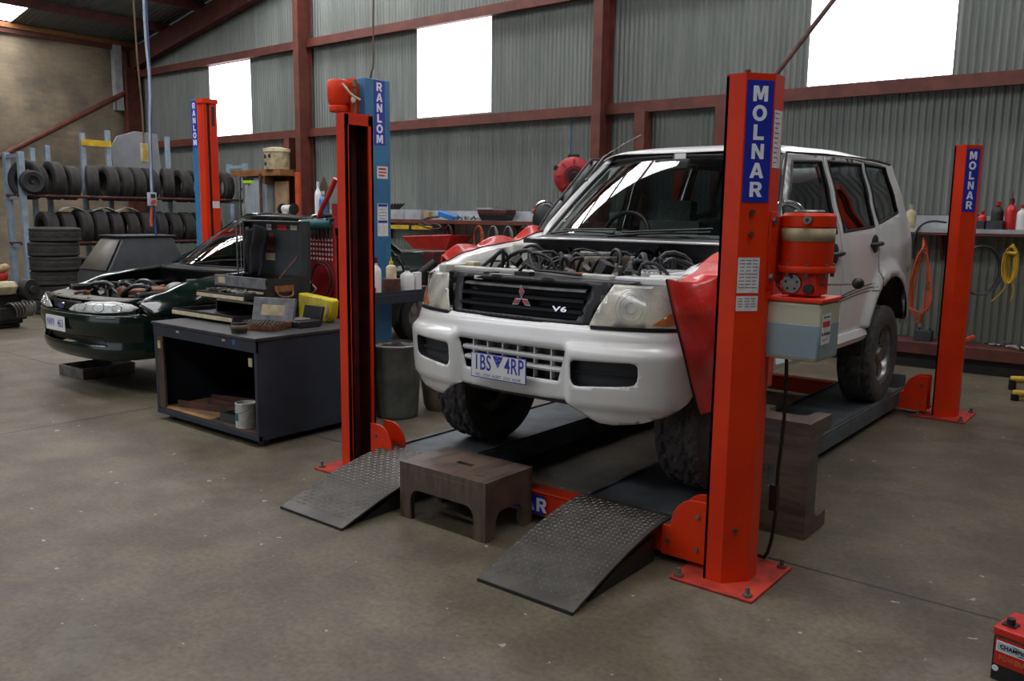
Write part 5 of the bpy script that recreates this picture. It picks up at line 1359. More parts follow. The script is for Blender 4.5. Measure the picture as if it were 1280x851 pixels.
cp(B().bx(cx0+.05, cx0+.72, cy0+.012, cy0+.42, .10, .106), 'cardboard_liner', ['cardboard'], label='torn cardboard on the bottom shelf')
cp(B().bx(cx0, cx1, cy0, cy0+.03, .05, .085), 'bottom_rail', ['cabinet_blue'])
for x in (cx0+.08, cx1-.08):
    for y in (cy0+.1, cy1-.1): cp(B().bx(x-.03, x+.03, y-.03, y+.03, 0, .05), 'foot', ['black_steel'])
for x, z in ((cx0+.36, CT-.05), (cx1-.38, CT-.05)): cp(B().bx(x-.02, x+.02, cy0-.007, cy0-.003, z-.008, z+.008), 'catch', ['cream_dirty'])
cp(B().bx(cx1-.27, cx1-.235, cy0-.007, cy0-.003, CT-.07, CT-.035), 'blue_sticker', ['blue_plastic'])
for x, z in ((cx0+.075, .60), (cx1-.07, .60)): cp(B().bx(x-.02, x+.02, cy0-.004, cy0+.002, z-.03, z+.03), 'hinge', ['cream_dirty'])
can = thing('paint_can', 'white dirty paint can inside the open blue cabinet', 'paint can', (-3.69, -.045, .10))
B().lathe([(0, 0), (.075, 0), (.075, .165), (.077, .168), (.077, .176), (.066, .176), (.064, .16), (0, .155)], n=32, caps=False).build('body', ['paint_white'], can)
B().tube([(.076*cos(a), -.0, .16-.10*sin(a)) if False else (.078*cos(a), -.02-.06*sin(a), .15-.04*sin(a)) for a in [pi*i/12 for i in range(13)]], .002, n=5).build('handle', ['steel'], can)
b = B().bx(-.0771, -.0771, 0, 0, 0, 0) if False else B().grid(8, 4, lambda u, v: (.0765*cos(-1.9+.5*u), .0765*sin(-1.9+.5*u), .05+.06*v)); b.build('label', ['teal'], can)
for (x, y, z, l, rz, lab) in ((-4.30, .05, .112, .62, .25, 'rusty steel offcut lying at the front of the cabinet shelf'), (-4.22, .20, .112, .55, .12, 'rusty steel offcut in the middle of the cabinet shelf'), (-4.35, .33, .112, .5, .3, 'rusty steel offcut at the back of the cabinet shelf')):
    tag(B().bx(-l/2, l/2, -.03, .03, -.006, .004).bx(-l/2, l/2, -.03, -.022, .004, .05).build('steel_angle', ['rust_steel'], loc=(x, y, z), rot=(0, 0, rz)), lab, 'steel offcut', 'rusty offcuts in the cabinet')
tag(B().bx(-.14, .14, -.09, .09, 0, .06).bx(-.12, .12, -.07, .07, .06, .066, m=1).build('tray', ['dark_grey_plastic', 'black_steel'], loc=(-3.84, .02, .10), rot=(0, 0, .1)), 'dark plastic tray beside the paint can in the cabinet', 'tray')
tag(B().cyl((0, 0, 0), (.03, 0, .13), .03, n=14).ell((.03, 0, .15), (.028, .028, .03), m=1).build('spray_can', ['engine_black', 'red_plastic'], loc=(-3.95, .35, .10)), 'small can with red cap at the back of the cabinet', 'spray can')

# tool chest ------------------------------------------------------
TX, TY = -4.47, .66
tc_ = thing('tool_chest', 'black tool chest with open drawers and raised lid on the blue cabinet', 'tool chest', (TX, TY, CT))
TM = Matrix.Translation((-TX, -TY, -CT))
def tp(b, n, m, **k): return b.xf(TM).build(n, m, tc_, **k)
X0, X1, Y0, Y1, TT = -4.82, -4.115, .45, .88, 1.105
tp(B().bx(X0, X0+.02, Y0, Y1, CT, TT).bx(X1-.02, X1, Y0, Y1, CT, TT).bx(X0, X1, Y1-.02, Y1, CT, TT).bx(X0, X1, Y0, Y1, CT, CT+.015).bx(X0, X1, Y0, Y1, .938, .946).bx(X0, X1, Y0, Y1, 1.018, 1.026), 'body', ['black_steel'], bevel=.002)
tp(B().bx(X0, X1, Y0-.004, Y0+.012, 1.026, TT+.005), 'front_flap', ['worn_grey'], bevel=.002)
tp(B().bx(X0+.06, X0+.16, Y0-.006, Y0-.004, 1.045, 1.095), 'front_sticker', ['cream_dirty'])
def drawer(x0, x1, y0, y1, z0, z1, nm='drawer'):
    d = tp(B().bx(x0, x1, y0+.012, y1, z0, z0+.008).bx(x0, x0+.008, y0+.012, y1, z0, z1).bx(x1-.008, x1, y0+.012, y1, z0, z1).bx(x0, x1, y0, y0+.012, z0-.004, z1+.004), nm, ['black_steel'])
    B().bx(x0+.008, x1-.008, y0-.008, y0, z0+.002, z1-.012).xf(TM).build('drawer_front', ['cream'], d, label='cream drawer strip'); return d
for k in range(3): drawer(X0+.025+.219*k, X0+.240+.219*k, Y0+.004, Y1-.03, .985, 1.014)
drawer(X0+.02, X1-.02, Y0-.18, .80, .948, .988)
drawer(X0+.02, X1-.02, Y0+.002, .80, .895, .925)
drawer(X0-.16, X1-.0, Y0-.30, .70, .795, .838)
rr = random.Random(5); b = B()
for i in range(26):
    b.box((rr.uniform(X0+.06, X1-.06), rr.uniform(Y0-.15, Y0-.02), .992+rr.uniform(0, .012)), (rr.uniform(.03, .1), rr.uniform(.008, .02), .012), (0, rr.uniform(-.3, .3), rr.uniform(0, 3)))
tb_ = tp(b, 'loose_tools', ['steel']); tb_['kind'] = 'stuff'
LX0, LX1 = -4.93, -4.12
ld = tp(B().bx(LX0, LX1, Y1-.01, Y1+.015, TT, 1.555).bx(LX0, LX0+.02, Y1-.08, Y1, TT, 1.555).bx(LX1-.02, LX1, Y1-.08, Y1, TT, 1.555).bx(LX0, LX1, Y1-.08, Y1, 1.54, 1.555), 'lid', ['box_grey'], bevel=.003)
for (x, z, w, h, m_) in ((-4.64, 1.50, .07, .05, 'label_paper'), (-4.46, 1.50, .13, .042, 'label_red'), (-4.30, 1.50, .09, .036, 'cream'), (-4.63, 1.38, .10, .14, 'emblem_red'), (-4.63, 1.25, .13, .06, 'cream_dirty'), (-4.88, 1.42, .07, .13, 'orange_paint')):
    B().bx(x-w/2, x+w/2, Y1-.0125, Y1-.0105, z-h/2, z+h/2).xf(TM).build('sticker', [m_], ld)
b = B(); yc, zc = .62, 1.0
b.tube([(X1+.003, yc-.08, zc+.02), (X1+.03, yc-.07, zc-.03), (X1+.035, yc, zc-.045), (X1+.03, yc+.07, zc-.03), (X1+.003, yc+.08, zc+.02)], .008, smooth=1); b.bx(X1, X1+.006, yc-.09, yc+.09, zc+.0, zc+.05)
tp(b, 'carry_handle', ['timber'], label='orange-brown side handle')
tp(B().cyl((X1-.03, .60, TT), (X1-.10, .85, 1.28), .006), 'lid_stay', ['rust_steel'])
tag(B().cyl((0, 0, 0), (-.02, .02, .92), .004, n=6).build('antenna_rod', ['steel'], loc=(-4.66, .60, 1.03)), 'long thin rod standing in the tool chest before the dark sedan', 'rod')
def jk(u, v): return (-4.80+.25*u*(1-.25*abs(v-.1))+.012*sin(v*9), .765-.02*sin(u*pi)-.02*sin(u*11+v*3), 1.50-.40*v-.02*sin(u*7))
tag(B().grid(14, 20, jk).build('jacket', ['cloth_black'], solid=.03), 'black cloth draped down the raised lid of the tool chest', 'cloth')
tag(B().bx(-.006, .006, -.006, .006, 0, .52).build('steel_rule', ['steel'], loc=(-4.86, .70, 1.02)), 'upright steel rule at the left of the black cloth in the tool chest', 'ruler')
# socket set, tin, black case, yellow case
ss = thing('socket_set', 'open metal socket set case on the blue cabinet, before the tool chest', 'socket set', (-3.82, .20, CT), radians(20))
B().bx(-.18, .18, -.13, .13, 0, .008).bx(-.18, -.172, -.13, .13, 0, .045).bx(.172, .18, -.13, .13, 0, .045).bx(-.18, .18, -.13, -.122, 0, .045).bx(-.18, .18, .122, .13, 0, .045).build('tray', ['engine_rust'], ss)
b = B()
for i in range(11):
    for j in range(4): b.cyl((-.155+.031*i, -.095+.06*j, .008), (-.155+.031*i, -.095+.06*j, .05), .012, n=10)
q = b.build('sockets', ['steel'], ss); q['kind'] = 'stuff'
b = B().box((0, 0, .10), (.36, .03, .19)); b.xf(Matrix.Translation((0, .135, .02)) @ Euler((radians(-14), 0, 0)).to_matrix().to_4x4())
l2 = b.build('lid', ['worn_grey'], ss, bevel=.004); b = B().box((0, -.0155, .10), (.2, .002, .08)).xf(Matrix.Translation((0, .135, .02)) @ Euler((radians(-14), 0, 0)).to_matrix().to_4x4()); b.build('faded_label', ['cream_dirty'], l2)
tn_ = thing('tin', 'small open tin on the front edge of the blue cabinet', 'tin', (-3.74, -.045, CT))
B().lathe([(0, 0), (.055, 0), (.055, .075), (.057, .077), (.052, .079), (.050, .01), (0, .008)], n=28, caps=False).build('body', ['dark_steel'], tn_)
B().lathe([(.0555, .02), (.0555, .06)], n=28, caps=False).build('label', ['engine_tan'], tn_, solid=.001)
bc = thing('tool_case', 'small black open case right of the socket set on the blue cabinet', 'case', (-3.72, .47, CT))
B().bx(-.10, .12, -.1, .1, 0, .05).build('base', ['black_plastic'], bc, bevel=.006)
B().box((.01, .115, .08), (.22, .025, .14), (radians(-14), 0, 0)).build('lid', ['black_plastic'], bc, bevel=.006)
b = B()
for i in range(4): b.tube([(-.08+.03*i, -.08, .053), (-.04+.03*i, .05, .055)], .008, n=6)
b.build('tools', ['steel'], bc)
yc_ = thing('plastic_case', 'yellow plastic case standing on the blue cabinet, beside the hollow red post', 'case', (-3.86, .76, CT), radians(4))
b = B().prism([(-.19, .0), (.13, .0), (.165, .05), (.185, .17), (.165, .185), (-.19, .215)], 'xz', -.045, .045); b.build('shell', ['yellow_plastic'], yc_, bevel=.012)
b = B().tube([(.13, -.05, .045), (.158, -.055, .11), (.145, -.05, .165)], .009, smooth=1)
b.build('side_handle', ['cream_dirty'], yc_)
for i in range(5): B().bx(-.14+.05*i, -.125+.05*i, -.047, -.045, .14, .19).build('rib', ['cream_dirty'], yc_)
# red perforated tool stand
rs = thing('tool_stand', 'red perforated tool stand with hoses, behind the yellow case', 'tool stand', (-4.30, 1.10, 0))
b = B().bx(-.24, .26, .0, .02, .5, 1.50); b.bx(-.24, -.21, -.02, .04, 0, 1.55).bx(.23, .26, -.02, .04, 0, 1.7); b.build('back_board', ['red_peg'], rs)
b = B()
for i in range(11):
    for j in range(5): b.cyl((-.16+.04*i, -.003, 1.24+.04*j), (-.16+.04*i, .0, 1.24+.04*j), .012, n=8)
q = b.build('perforations', ['label_paper'], rs)
q['kind'] = 'stuff'
B().bx(-.18, .26, -.012, .0, 1.42, 1.49).text('Van Rover' if False else '', .03, Matrix(), 0).build('name_plate', ['dark_grey_plastic'], rs) if False else B().bx(-.15, .26, -.014, .0, 1.44, 1.50).build('name_plate', ['dark_grey_plastic'], rs)
b = B()
for i in range(9): b.cyl((-.12+.045*i, -.05, 1.57), (-.12+.045*i, .0, 1.57), .012, n=8); b.cyl((-.12+.045*i, -.05, 1.40), (-.12+.045*i, -.05, 1.57), .007, n=6)
q = b.build('hanging_tools', ['dark_steel'], rs); q['kind'] = 'stuff'
b = B().tube([(.1+.15*cos(t), -.03, 1.05+.17*sin(t)) for t in [2*pi*i/24 for i in range(24)]], .008, closed=True); b.tube([(.1+.12*cos(t), -.045, 1.06+.14*sin(t)) for t in [2*pi*i/24 for i in range(24)]], .008, closed=True); b.build('red_hose_coil', ['lift_dark_red'], rs)
B().tube([(-.15, -.03, 1.20), (-.10, -.05, 1.1), (-.02, -.04, 1.02), (.06, -.05, .98), (-.1, -.06, .9)], .007, smooth=2).build('white_lead', ['cable_white'], rs)
b = B().bx(-.27, -.17, -.06, .0, 1.25, 1.42); b.build('chrome_box', ['steel'], rs, bevel=.006)
b = B()
for i in range(6): b.tube([(-.27, -.05, 1.0+.022*i), (-.18, -.09, 1.02+.022*i), (-.12, -.04, 1.0+.022*i)], .011, smooth=1)
b.build('spring_lead', ['dark_steel'], rs)
tb = thing('tape_roll', 'teal and cream roll on top of the red tool stand', 'roll', (-4.20, 1.02, 1.52))
b = B().cyl((-.06, -.1, .0), (.12, .1, .02), .045, n=20); b.build('roll', ['teal'], tb); B().cyl((-.075, -.115, -.001), (-.06, -.1, .0), .045, n=20).build('core', ['cream'], tb, label='cream end')
tag(B().tube([(-4.24, 1.08, 1.58), (-4.16, 1.06, 1.68), (-4.08, 1.05, 1.75), (-3.98, 1.05, 1.90)], .022, smooth=2).build('air_hose', ['red_plastic']), 'red air hose rising from the red tool stand', 'hose')

# bin, bucket, rags ------------------------------------------------------
bn = thing('rubbish_bin', 'ribbed grey metal bin behind the hollow red hoist post', 'bin', (-3.43, 1.19, 0))
def ribf(i, k): return -.006 if k % 6 < 2 and 0 < i < 5 else 0
B().lathe([(.165, 0), (.168, .02), (.178, .2), (.188, .4), (.195, .565), (.2, .575)], n=72, fn=ribf, caps=False).lathe([(0, .01), (.165, .01)], n=36, caps=False).build('body', ['galv_bin'], bn, solid=.004)
B().lathe([(.196, .57), (.205, .575), (.206, .59), (.196, .596)], n=40, closed=True, caps=False).build('rim', ['steel'], bn)
b = B(); rr = random.Random(2)
for i in range(14): a = rr.uniform(0, 6.28); b.ell((.09*cos(a), .09*sin(a), .50+rr.uniform(0, .05)), (.07, .06, .05), u=8, v=6)
b.build('rubbish', ['cloth_black'], bn)
bk = thing('bucket', 'grimy bucket of rags beside the ribbed grey bin', 'bucket', (-3.33, 1.62, 0))
B().lathe([(.14, 0), (.16, .05), (.185, .27), (.19, .275), (.182, .28), (.17, .26), (.14, .02), (0, .02)], n=36, caps=False).build('body', ['bucket_grime'], bk)
def rag(u, v):
    a = 2*pi*u; r = .16*v; return (r*cos(a), r*sin(a), .30+.10*(1-v)+.045*sin(3*a)*v+.02*sin(7*a))
tag(B().grid(30, 6, rag).build('rag', ['cream_dirty'], loc=(-3.36, 1.58, .0), solid=.008), 'cream rag heaped on the grimy bucket', 'rag')
def rag2(u, v):
    a = 2*pi*u; r = .13*v; return (r*cos(a), r*sin(a), .42+.12*(1-v)+.05*sin(2*a+1)*v+.03*sin(5*a))
tag(B().grid(30, 6, rag2).build('rag', ['cloth_black'], loc=(-3.42, 1.52, .02), solid=.008), 'black oily rag on top of the bucket', 'rag')
# drip tray
dt = thing('drip_tray', 'shallow grey metal drip tray on the floor below the nose of the dark sedan', 'tray', (-6.95, .42, 0), radians(3))
b = B(); x0, x1, y0, y1 = -.24, .22, -.25, .28
b.bx(x0, x1, y0, y1, 0, .006).bx(x0, x0+.006, y0, y1, 0, .105).bx(x1-.006, x1, y0, y1, 0, .105).bx(x0, x1, y0, y0+.006, 0, .105).bx(x0, x1, y1-.006, y1, 0, .105); b.build('pan', ['steel'], dt)
B().bx(x0+.01, x1-.01, y0+.01, y1-.01, .006, .03).build('oil', ['black_steel'], dt)
# steel tray trolley with bottles
tr = thing('tool_trolley', 'blue-grey steel trolley of bottles in front of the dark sedan', 'trolley', (-4.62, 2.55, 0))
B().bx(-.12, .14, -.75, .75, .83, .845).bx(.13, .14, -.75, .75, .76, .88).bx(-.12, -.11, -.75, .75, .80, .88).bx(-.12, .14, .74, .75, .80, .88).bx(-.12, .14, -.75, -.74, .80, .88).build('top_tray', ['cabinet_blue'], tr, bevel=.003)
for x in (-.09, .11):
    for y in (-.70, .70): B().bx(x-.014, x+.014, y-.014, y+.014, .06, .83).lathe([(0, 0), (.035, .0), (.035, .05), (0, .06)], (x, y, 0), 'z', 12, caps=False).build('leg', ['cabinet_blue'], tr)
B().bx(-.11, .13, -.72, .72, .22, .235).build('lower_tray', ['cabinet_blue'], tr)
def bottle(name, x, y, z, r, h, m1, m2, lab, cat='bottle', spout=False):
    t = thing(name, lab, cat, (x, y, z))
    B().lathe([(0, 0), (r, 0), (r, h*.62), (r*.9, h*.70), (r*.35, h*.80), (r*.35, h*.86), (0, h*.86)], n=22, caps=False).build('body', [m1], t)
    b = B().lathe([(0, h*.86), (r*.42, h*.86), (r*.42, h), (0, h)], n=16, caps=False)
    if spout: b.cyl((0, 0, h), (0, 0, h*1.25), r*.12, r*.05)
    b.build('cap', [m2], t); return t
bottle('bottle', -4.60, 2.03, .845, .055, .36, 'paper_white', 'lift_dark_red', 'white bottle at the left end of the blue-grey trolley', spout=False)
bottle('bottle', -4.60, 2.235, .995, .05, .17, 'cream', 'yellow_plastic', 'amber bottle with yellow spout on the black drum', spout=True)
tag(B().lathe([(0, 0), (.09, 0), (.09, .15), (0, .15)], n=28, caps=False).build('drum', ['rust_steel'], loc=(-4.60, 2.235, .845), bevel=.004), 'dark round drum on the blue-grey trolley, under the amber bottle', 'drum')
bottle('bottle', -4.58, 2.43, .845, .07, .26, 'paper_white', 'dark_grey_plastic', 'white bottle with black label and funnel spout', spout=True)
tag(B().bx(-.03, .03, -.04, .04, 0, .20).build('box', ['paper_white'], loc=(-4.56, 2.545, .845), bevel=.004), 'small white box on the blue-grey trolley', 'box')
tag(B().bx(-.08, .06, -.2, .2, 0, .05).bx(-.06, -.02, -.06, .02, .05, .19).build('tool_tray', ['black_plastic'], loc=(-4.58, 2.80, .845), bevel=.006), 'black plastic tool tray on the right end of the trolley', 'tray')
tag(B().cyl((-.08, -.1, .05), (.02, .14, .24), .035, n=14).build('grease_gun', ['dark_steel'], loc=(-4.58, 2.66, .90)), 'dark cylinder slanting up from the black tool tray', 'grease gun')
tag(B().lathe([(0, 0), (.08, 0), (.09, .08), (0, .085)], n=24, caps=False).build('bowl', ['red_plastic'], loc=(-4.56, 1.88, .845)), 'red bowl on the left end of the trolley', 'bowl')
tag(B().bx(-.10, .06, -.14, .14, .28, .42).prism([(-.1, .0), (.1, .0), (.03, .28), (-.06, .28)], 'yz', -.06, .02).build('vice', ['lift_dark_red'], loc=(-5.0, 3.32, .80), bevel=.01), 'dark red bench vice before the dark sedan, left of the white car', 'vice')
tag(B().cyl((0, 0, 0), (0, 0, .8), .05, n=16).lathe([(0, 0), (.2, 0), (.2, .02), (0, .03)], n=24, caps=False).build('vice_stand', ['dark_steel'], loc=(-5.0, 3.32, 0)), 'dark steel pedestal under the red vice', 'stand')

# hanging cables and pendants ---------------------------------------
pn = thing('switch_box', 'pale pendant switch box with orange button hanging before the tyre rack', 'switch box', (-9.0, 2.2, 1.68))
B().bx(-.03, .03, -.05, .05, .0, .17).build('box', ['cable_white'], pn, bevel=.006)
B().bx(.03, .034, -.03, .03, .10, .15).build('dial', ['black_plastic'], pn, bevel=.008)
B().cyl((.03, 0, .05), (.055, 0, .05), .03, n=20).build('stop_button', ['orange_paint'], pn)
tag(B().tube([(-9, 2.2, 1.85), (-8.99, 2.205, 2.6), (-8.98, 2.24, 3.2), (-9.0, 2.215, 3.8), (-9, 2.23, 4.6), (-9, 2.23, 6.9)], .014, n=8, smooth=1).build('cable', ['cable_white']), 'pale conduit hanging from the roof to the pendant switch box', 'cable')
tag(B().tube([(-9, 2.23, 1.30), (-9.02, 2.235, 1.7), (-9.02, 2.225, 2.3), (-9.0, 2.26, 3.1), (-9.02, 2.265, 3.6), (-9.02, 2.26, 4.6), (-9, 2.26, 6.9)], .013, n=8, smooth=1).build('air_hose', ['cable_blue']), 'blue hose hanging beside the pale conduit before the tyre rack', 'hose')
tag(B().tube([(-9, 2.195, 1.70), (-9, 2.18, 1.55), (-9, 2.17, 1.5), (-8.99, 2.17, 1.42)], .016, n=8).build('plug', ['orange_paint']), 'red plug below the pendant switch box', 'plug')
pd = thing('light_pendant', 'cream pendant control box hanging on a rope before the brick wall corner', 'control box', (-9.0, 2.13, 2.22))
B().bx(-.03, .03, -.04, .04, 0, .24).build('body', ['cream_dirty'], pd, bevel=.008)
B().bx(.03, .032, -.02, .02, .03, .21).build('button_strip', ['yellow_paint'], pd)
tag(B().tube([(-9, 2.13, 2.46), (-9.0, 2.13, 2.9), (-9.0, 2.10, 3.5), (-9, 2.09, 4.2), (-9, 2.09, 6.9)], .012, n=6).build('rope', ['rope_brown']), 'brown rope holding the cream pendant box', 'rope')
# ============================================================ REAR WALL SHELF AND WHAT STANDS THERE
sh = thing('wall_shelf', 'long steel wall shelf with dark red front edge along the corrugated wall', 'shelf', (-5.0, 6.9, 0))
def sp(b, n, m, **k): return b.xf(Matrix.Translation((5.0, -6.9, 0))).build(n, m, sh, **k)
SZT = 1.525
sp(B().bx(-11.4, 3.0, 6.72, 7.06, SZT-.02, SZT), 'board', ['pale_grey'])
sp(B().bx(-11.4, 3.0, 6.70, 6.72, SZT-.065, SZT+.0), 'front_edge', ['steel_red'], bevel=.003)
sp(B().bx(-2.2, 3.0, 6.692, 6.70, SZT-.035, SZT+.01), 'pale_edge', ['pale_grey'])
sp(B().bx(-11.4, 3.0, 7.03, 7.06, SZT, SZT+.15), 'upstand', ['pale_grey'])
for i in range(10):
    x = -11.2+1.5*i; sp(B().prism([(6.74, SZT-.02), (7.05, SZT-.02), (7.05, SZT-.35), (7.02, SZT-.35)], 'yz', x-.015, x+.015), 'bracket', ['steel_red'])
ls = thing('low_bench', 'low dark red bench along the foot of the corrugated wall', 'bench', (0, 6.8, 0))
B().bx(-3.5, 4.0, -.25, .22, .25, .285).bx(-3.5, 4.0, -.27, -.25, .16, .285).build('top', ['steel_beam'], ls, bevel=.003)
B().bx(-3.5, 4.0, -.2, -.17, 0.0, .25).build('front_board', ['black_steel'], ls)
def solo(b, name, mats, label, cat, loc=None, group=None, rot=None, **k):
    return tag(b.build(name, mats, loc=loc, rot=rot, **k), label, cat, group)
# left half of the shelf
for i, (x, w) in enumerate(((-9.32, .5), (-8.86, .38))):
    solo(B().bx(-w/2, w/2, -.09, .09, 0, .155).bx(-w/2+.01, w/2-.01, -.08, .08, .155, .158), 'parts_box', ['pale_grey'], 'pale grey parts box on the wall shelf, %s of the pair' % ('left', 'right')[i], 'box', (x, 6.82, SZT), bevel=.006)
solo(B().bx(-.055, .055, -.05, .05, 0, .13), 'carton', ['pale_tan'], 'small tan carton on the wall shelf beside the pale parts boxes', 'box', (-8.56, 6.80, SZT), bevel=.004)
b = B()
for i in range(5): b.tube([(-.12+.05*i, 0, 0), (-.10+.06*i, .01, .05), (-.06+.07*i, .0, .09)], .018, n=7)
solo(b, 'glove', ['cloth_black'], 'black glove lying on the left pale parts box', 'glove', (-9.36, 6.80, SZT+.165))
d = thing('power_tool', 'blue power tool lying on the wall shelf with its black lead', 'power tool', (-8.15, 6.82, SZT))
B().box((0, 0, .07), (.34, .1, .1), (0, .25, 0)).cyl((.15, 0, .05), (.26, 0, .04), .04, n=16).build('body', ['blue_plastic'], d, bevel=.02)
B().tube([(-.15, -.02, .05), (-.35, -.09, .03), (-.45, -.13, -.02), (-.30, -.14, -.10), (-.1, -.14, -.06), (.05, -.14, -.14), (-.2, -.15, -.16), (-.5, -.14, -.08)], .016, smooth=2).build('lead', ['black_plastic'], d)
t = thing('spirit_level', 'yellow spirit level hanging under the wall shelf', 'level', (-8.85, 6.68, 1.385))
B().bx(-.52, .50, -.015, .015, -.03, .035).build('bar', ['yellow_paint'], t, bevel=.004)
B().bx(-.03, .03, -.018, .018, -.05, .05).build('strap', ['cloth_black'], t)
t = thing('plastic_tub', 'red plastic tub tipped on the wall below the shelf, behind the dark sedan', 'tub', (-8.12, 6.55, 1.0))
b = B(); A = b.ring([(-.32, -.12, 0), (.30, -.12, 0), (.30, .22, 0), (-.32, .22, 0)]); C = b.ring([(-.56, -.22, .24), (.52, -.22, .29), (.52, .32, .29), (-.56, .32, .24)]); b.strip(A, C); b.face(A); b.build('shell', ['red_plastic'], t, solid=.012, bevel=.01)
b = B().bx(-.30, .28, -.1, .2, -1.0, -.02); b.build('stand', ['cloth_black'], t)
B().tube([(-.56, -.22, .24), (.52, -.22, .29)], .014, n=6).build('rim', ['red_plastic'], t)
b = B(); rr = random.Random(8)
for i in range(7): b.tube([(-.2+.06*i, rr.uniform(-.05, .05), .01), (-.16+.07*i, rr.uniform(-.05, .05), .06), (-.1+.06*i, rr.uniform(-.05, .05), .015)], .014, n=6)
solo(b, 'fittings', ['steel'], 'small heap of shiny pipe fittings on the wall shelf', 'fittings', (-7.72, 6.84, SZT), kind=None) if False else tag(b.build('fittings', ['steel'], loc=(-7.72, 6.84, SZT)), 'small heap of shiny pipe fittings on the wall shelf', 'fittings', None, 'stuff')
t = thing('toolbox', 'dark toolbox with dull red lid on the wall shelf', 'toolbox', (-7.10, 6.84, SZT))
b = B(); A = b.ring([(-.24, -.1, 0), (.24, -.1, 0), (.24, .1, 0), (-.24, .1, 0)]); C = b.ring([(-.29, -.12, .10), (.29, -.12, .10), (.29, .12, .10), (-.29, .12, .10)]); b.strip(A, C); b.face(A); b.face(C); b.build('base', ['black_plastic'], t, bevel=.01)
B().bx(-.3, .3, -.12, .12, .10, .17).build('lid', ['lift_dark_red'], t, bevel=.012)
B().bx(-.32, .02, -.13, .1, .175, .20).build('tray', ['pale_grey'], t)
for i, (x, l, k) in enumerate(((-7.35, .40, 'hose_orange'), (-7.05, .34, 'steel'), (-6.75, .42, 'steel'), (-6.45, .36, 'black_plastic'), (-8.0, .5, 'black_plastic'))):
    b = B()
    for j in range(3): b.tube([(.07*(1+.2*j)*cos(tt)+.015*j, -.01*j, -l/2+l/2*sin(tt)) for tt in [2*pi*q/20 for q in range(20)]], .012, n=6, closed=True)
    solo(b, 'hose', [k], ('orange lead', 'shiny chain loop', 'long steel chain loop', 'thin black lead', 'thick black lead')[i]+' coiled on a hook under the wall shelf', 'cable', (x, 6.69, 1.44))
# hose reel
r = thing('hose_reel', 'round red hose reel on the corrugated wall above the far wing of the white car', 'hose reel', (-5.50, 6.62, 2.17), radians(40))
B().lathe([(0, -.12), (.15, -.12), (.24, -.09), (.275, -.05), (.275, .06), (.24, .11), (.0, .12)], n=40, ax='y', caps=False).build('casing', ['red_peg'], r)
B().lathe([(.0, -.15), (.055, -.15), (.07, -.12), (.11, -.125), (.125, -.115), (.14, -.13)], n=28, ax='y', caps=False).build('hub', ['lift_dark_red'], r)
B().cyl((0, -.13, 0), (0, -.165, 0), .05, n=20).build('hub_cap', ['black_plastic'], r)
b = B()
for a in range(0, 360, 45): b.box((.2*cos(radians(a)), -.108, .2*sin(radians(a))), (.09, .012, .03), (0, -radians(a), 0))
b.build('spokes', ['red_peg'], r, bevel=.004)
b = B().box((0, .03, .29), (.16, .12, .05)).box((-.25, .0, .12), (.07, .14, .06), (0, .4, 0)).bx(-.1, .1, .10, .52, -.06, .06); b.build('bracket', ['black_plastic'], r, bevel=.008)
tag(B().tube([(-5.72, 6.72, 2.0), (-5.80, 6.72, 1.7), (-5.75, 6.74, 1.56), (-5.6, 6.76, 1.62), (-5.5, 6.70, 1.93)], .009, n=6, smooth=2).build('air_hose', ['cream']), 'thin cream hose looping below the round red reel', 'hose')
tag(B().tube([(-5.86, 7.05, 3.0), (-5.86, 7.05, 1.53)], .01, n=6).build('air_pipe', ['blue_plastic']), 'thin blue air pipe running down the corrugated wall by the red reel', 'pipe')

# far left corner of the rear wall
WN = struct(B().bx(-14.22, -13.70, 7.045, 7.06, 1.56, 2.34).build('window_20', ['day_sheet']), 'small low window in the rear wall')
b = B()
for x in (-14.24, -13.96, -13.69): b.bx(x-.02, x+.02, 7.0, 7.045, 1.54, 2.36)
for z in (1.55, 1.82, 2.08, 2.35): b.bx(-14.24, -13.69, 7.0, 7.045, z-.02, z+.02)
trim(b, ['dark_steel'], label='dark glazing bars of the small low window')
cu = thing('cupboard', 'pale blue-grey cupboard below the timber beam, left of the first red column', 'cupboard', (-12.95, 6.72, 0))
B().bx(-.38, .32, -.22, .28, 0, 2.28).build('carcass', ['fridge_white'], cu, bevel=.006)
for x0, x1 in ((-.37, -.03), (-.02, .31)):
    dr = B().bx(x0, x1, -.235, -.22, .06, 2.25).build('door', ['fridge_white'], cu, bevel=.004); B().bx(x1-.05, x1-.03, -.255, -.235, 1.1, 1.25).build('handle', ['steel'], dr)
solo(B().bx(-.2, .2, -.02, .02, 0, 2.2), 'panel_board', ['pale_tan'], 'beige board standing between the pale cupboard and the red column', 'board', (-12.36, 6.66, 0))
solo(B().cyl((0, 0, 0), (0, 0, 2.35), .03, n=12), 'pipe', ['rust_steel'], 'brown pipe standing before the pale cupboard', 'pipe', (-12.70, 6.42, 0))
bm = thing('timber_shelf', 'orange-brown timber shelf beam above the pale cupboard', 'shelf', (-12.8, 6.7, 2.3))
B().bx(-.9, .72, -.28, .33, .0, .12).build('beam', ['timber'], bm, bevel=.004)
for x in (-.4, .2): B().bx(x, x+.05, -.29, .33, -.16, .0).build('bearer', ['timber_dark'], bm)
pt = thing('drum', 'dirty cream drum with dark holes standing on the timber shelf', 'drum', (-12.40, 6.6, 2.42))
B().lathe([(0, 0), (.235, 0), (.24, .02), (.24, .33), (0, .33)], n=36, caps=False).build('body', ['cream_dirty'], pt)
B().lathe([(.24, .33), (.255, .33), (.255, .39), (.1, .42), (0, .425)], n=36, caps=False).build('lid', ['cream'], pt)
b = B()
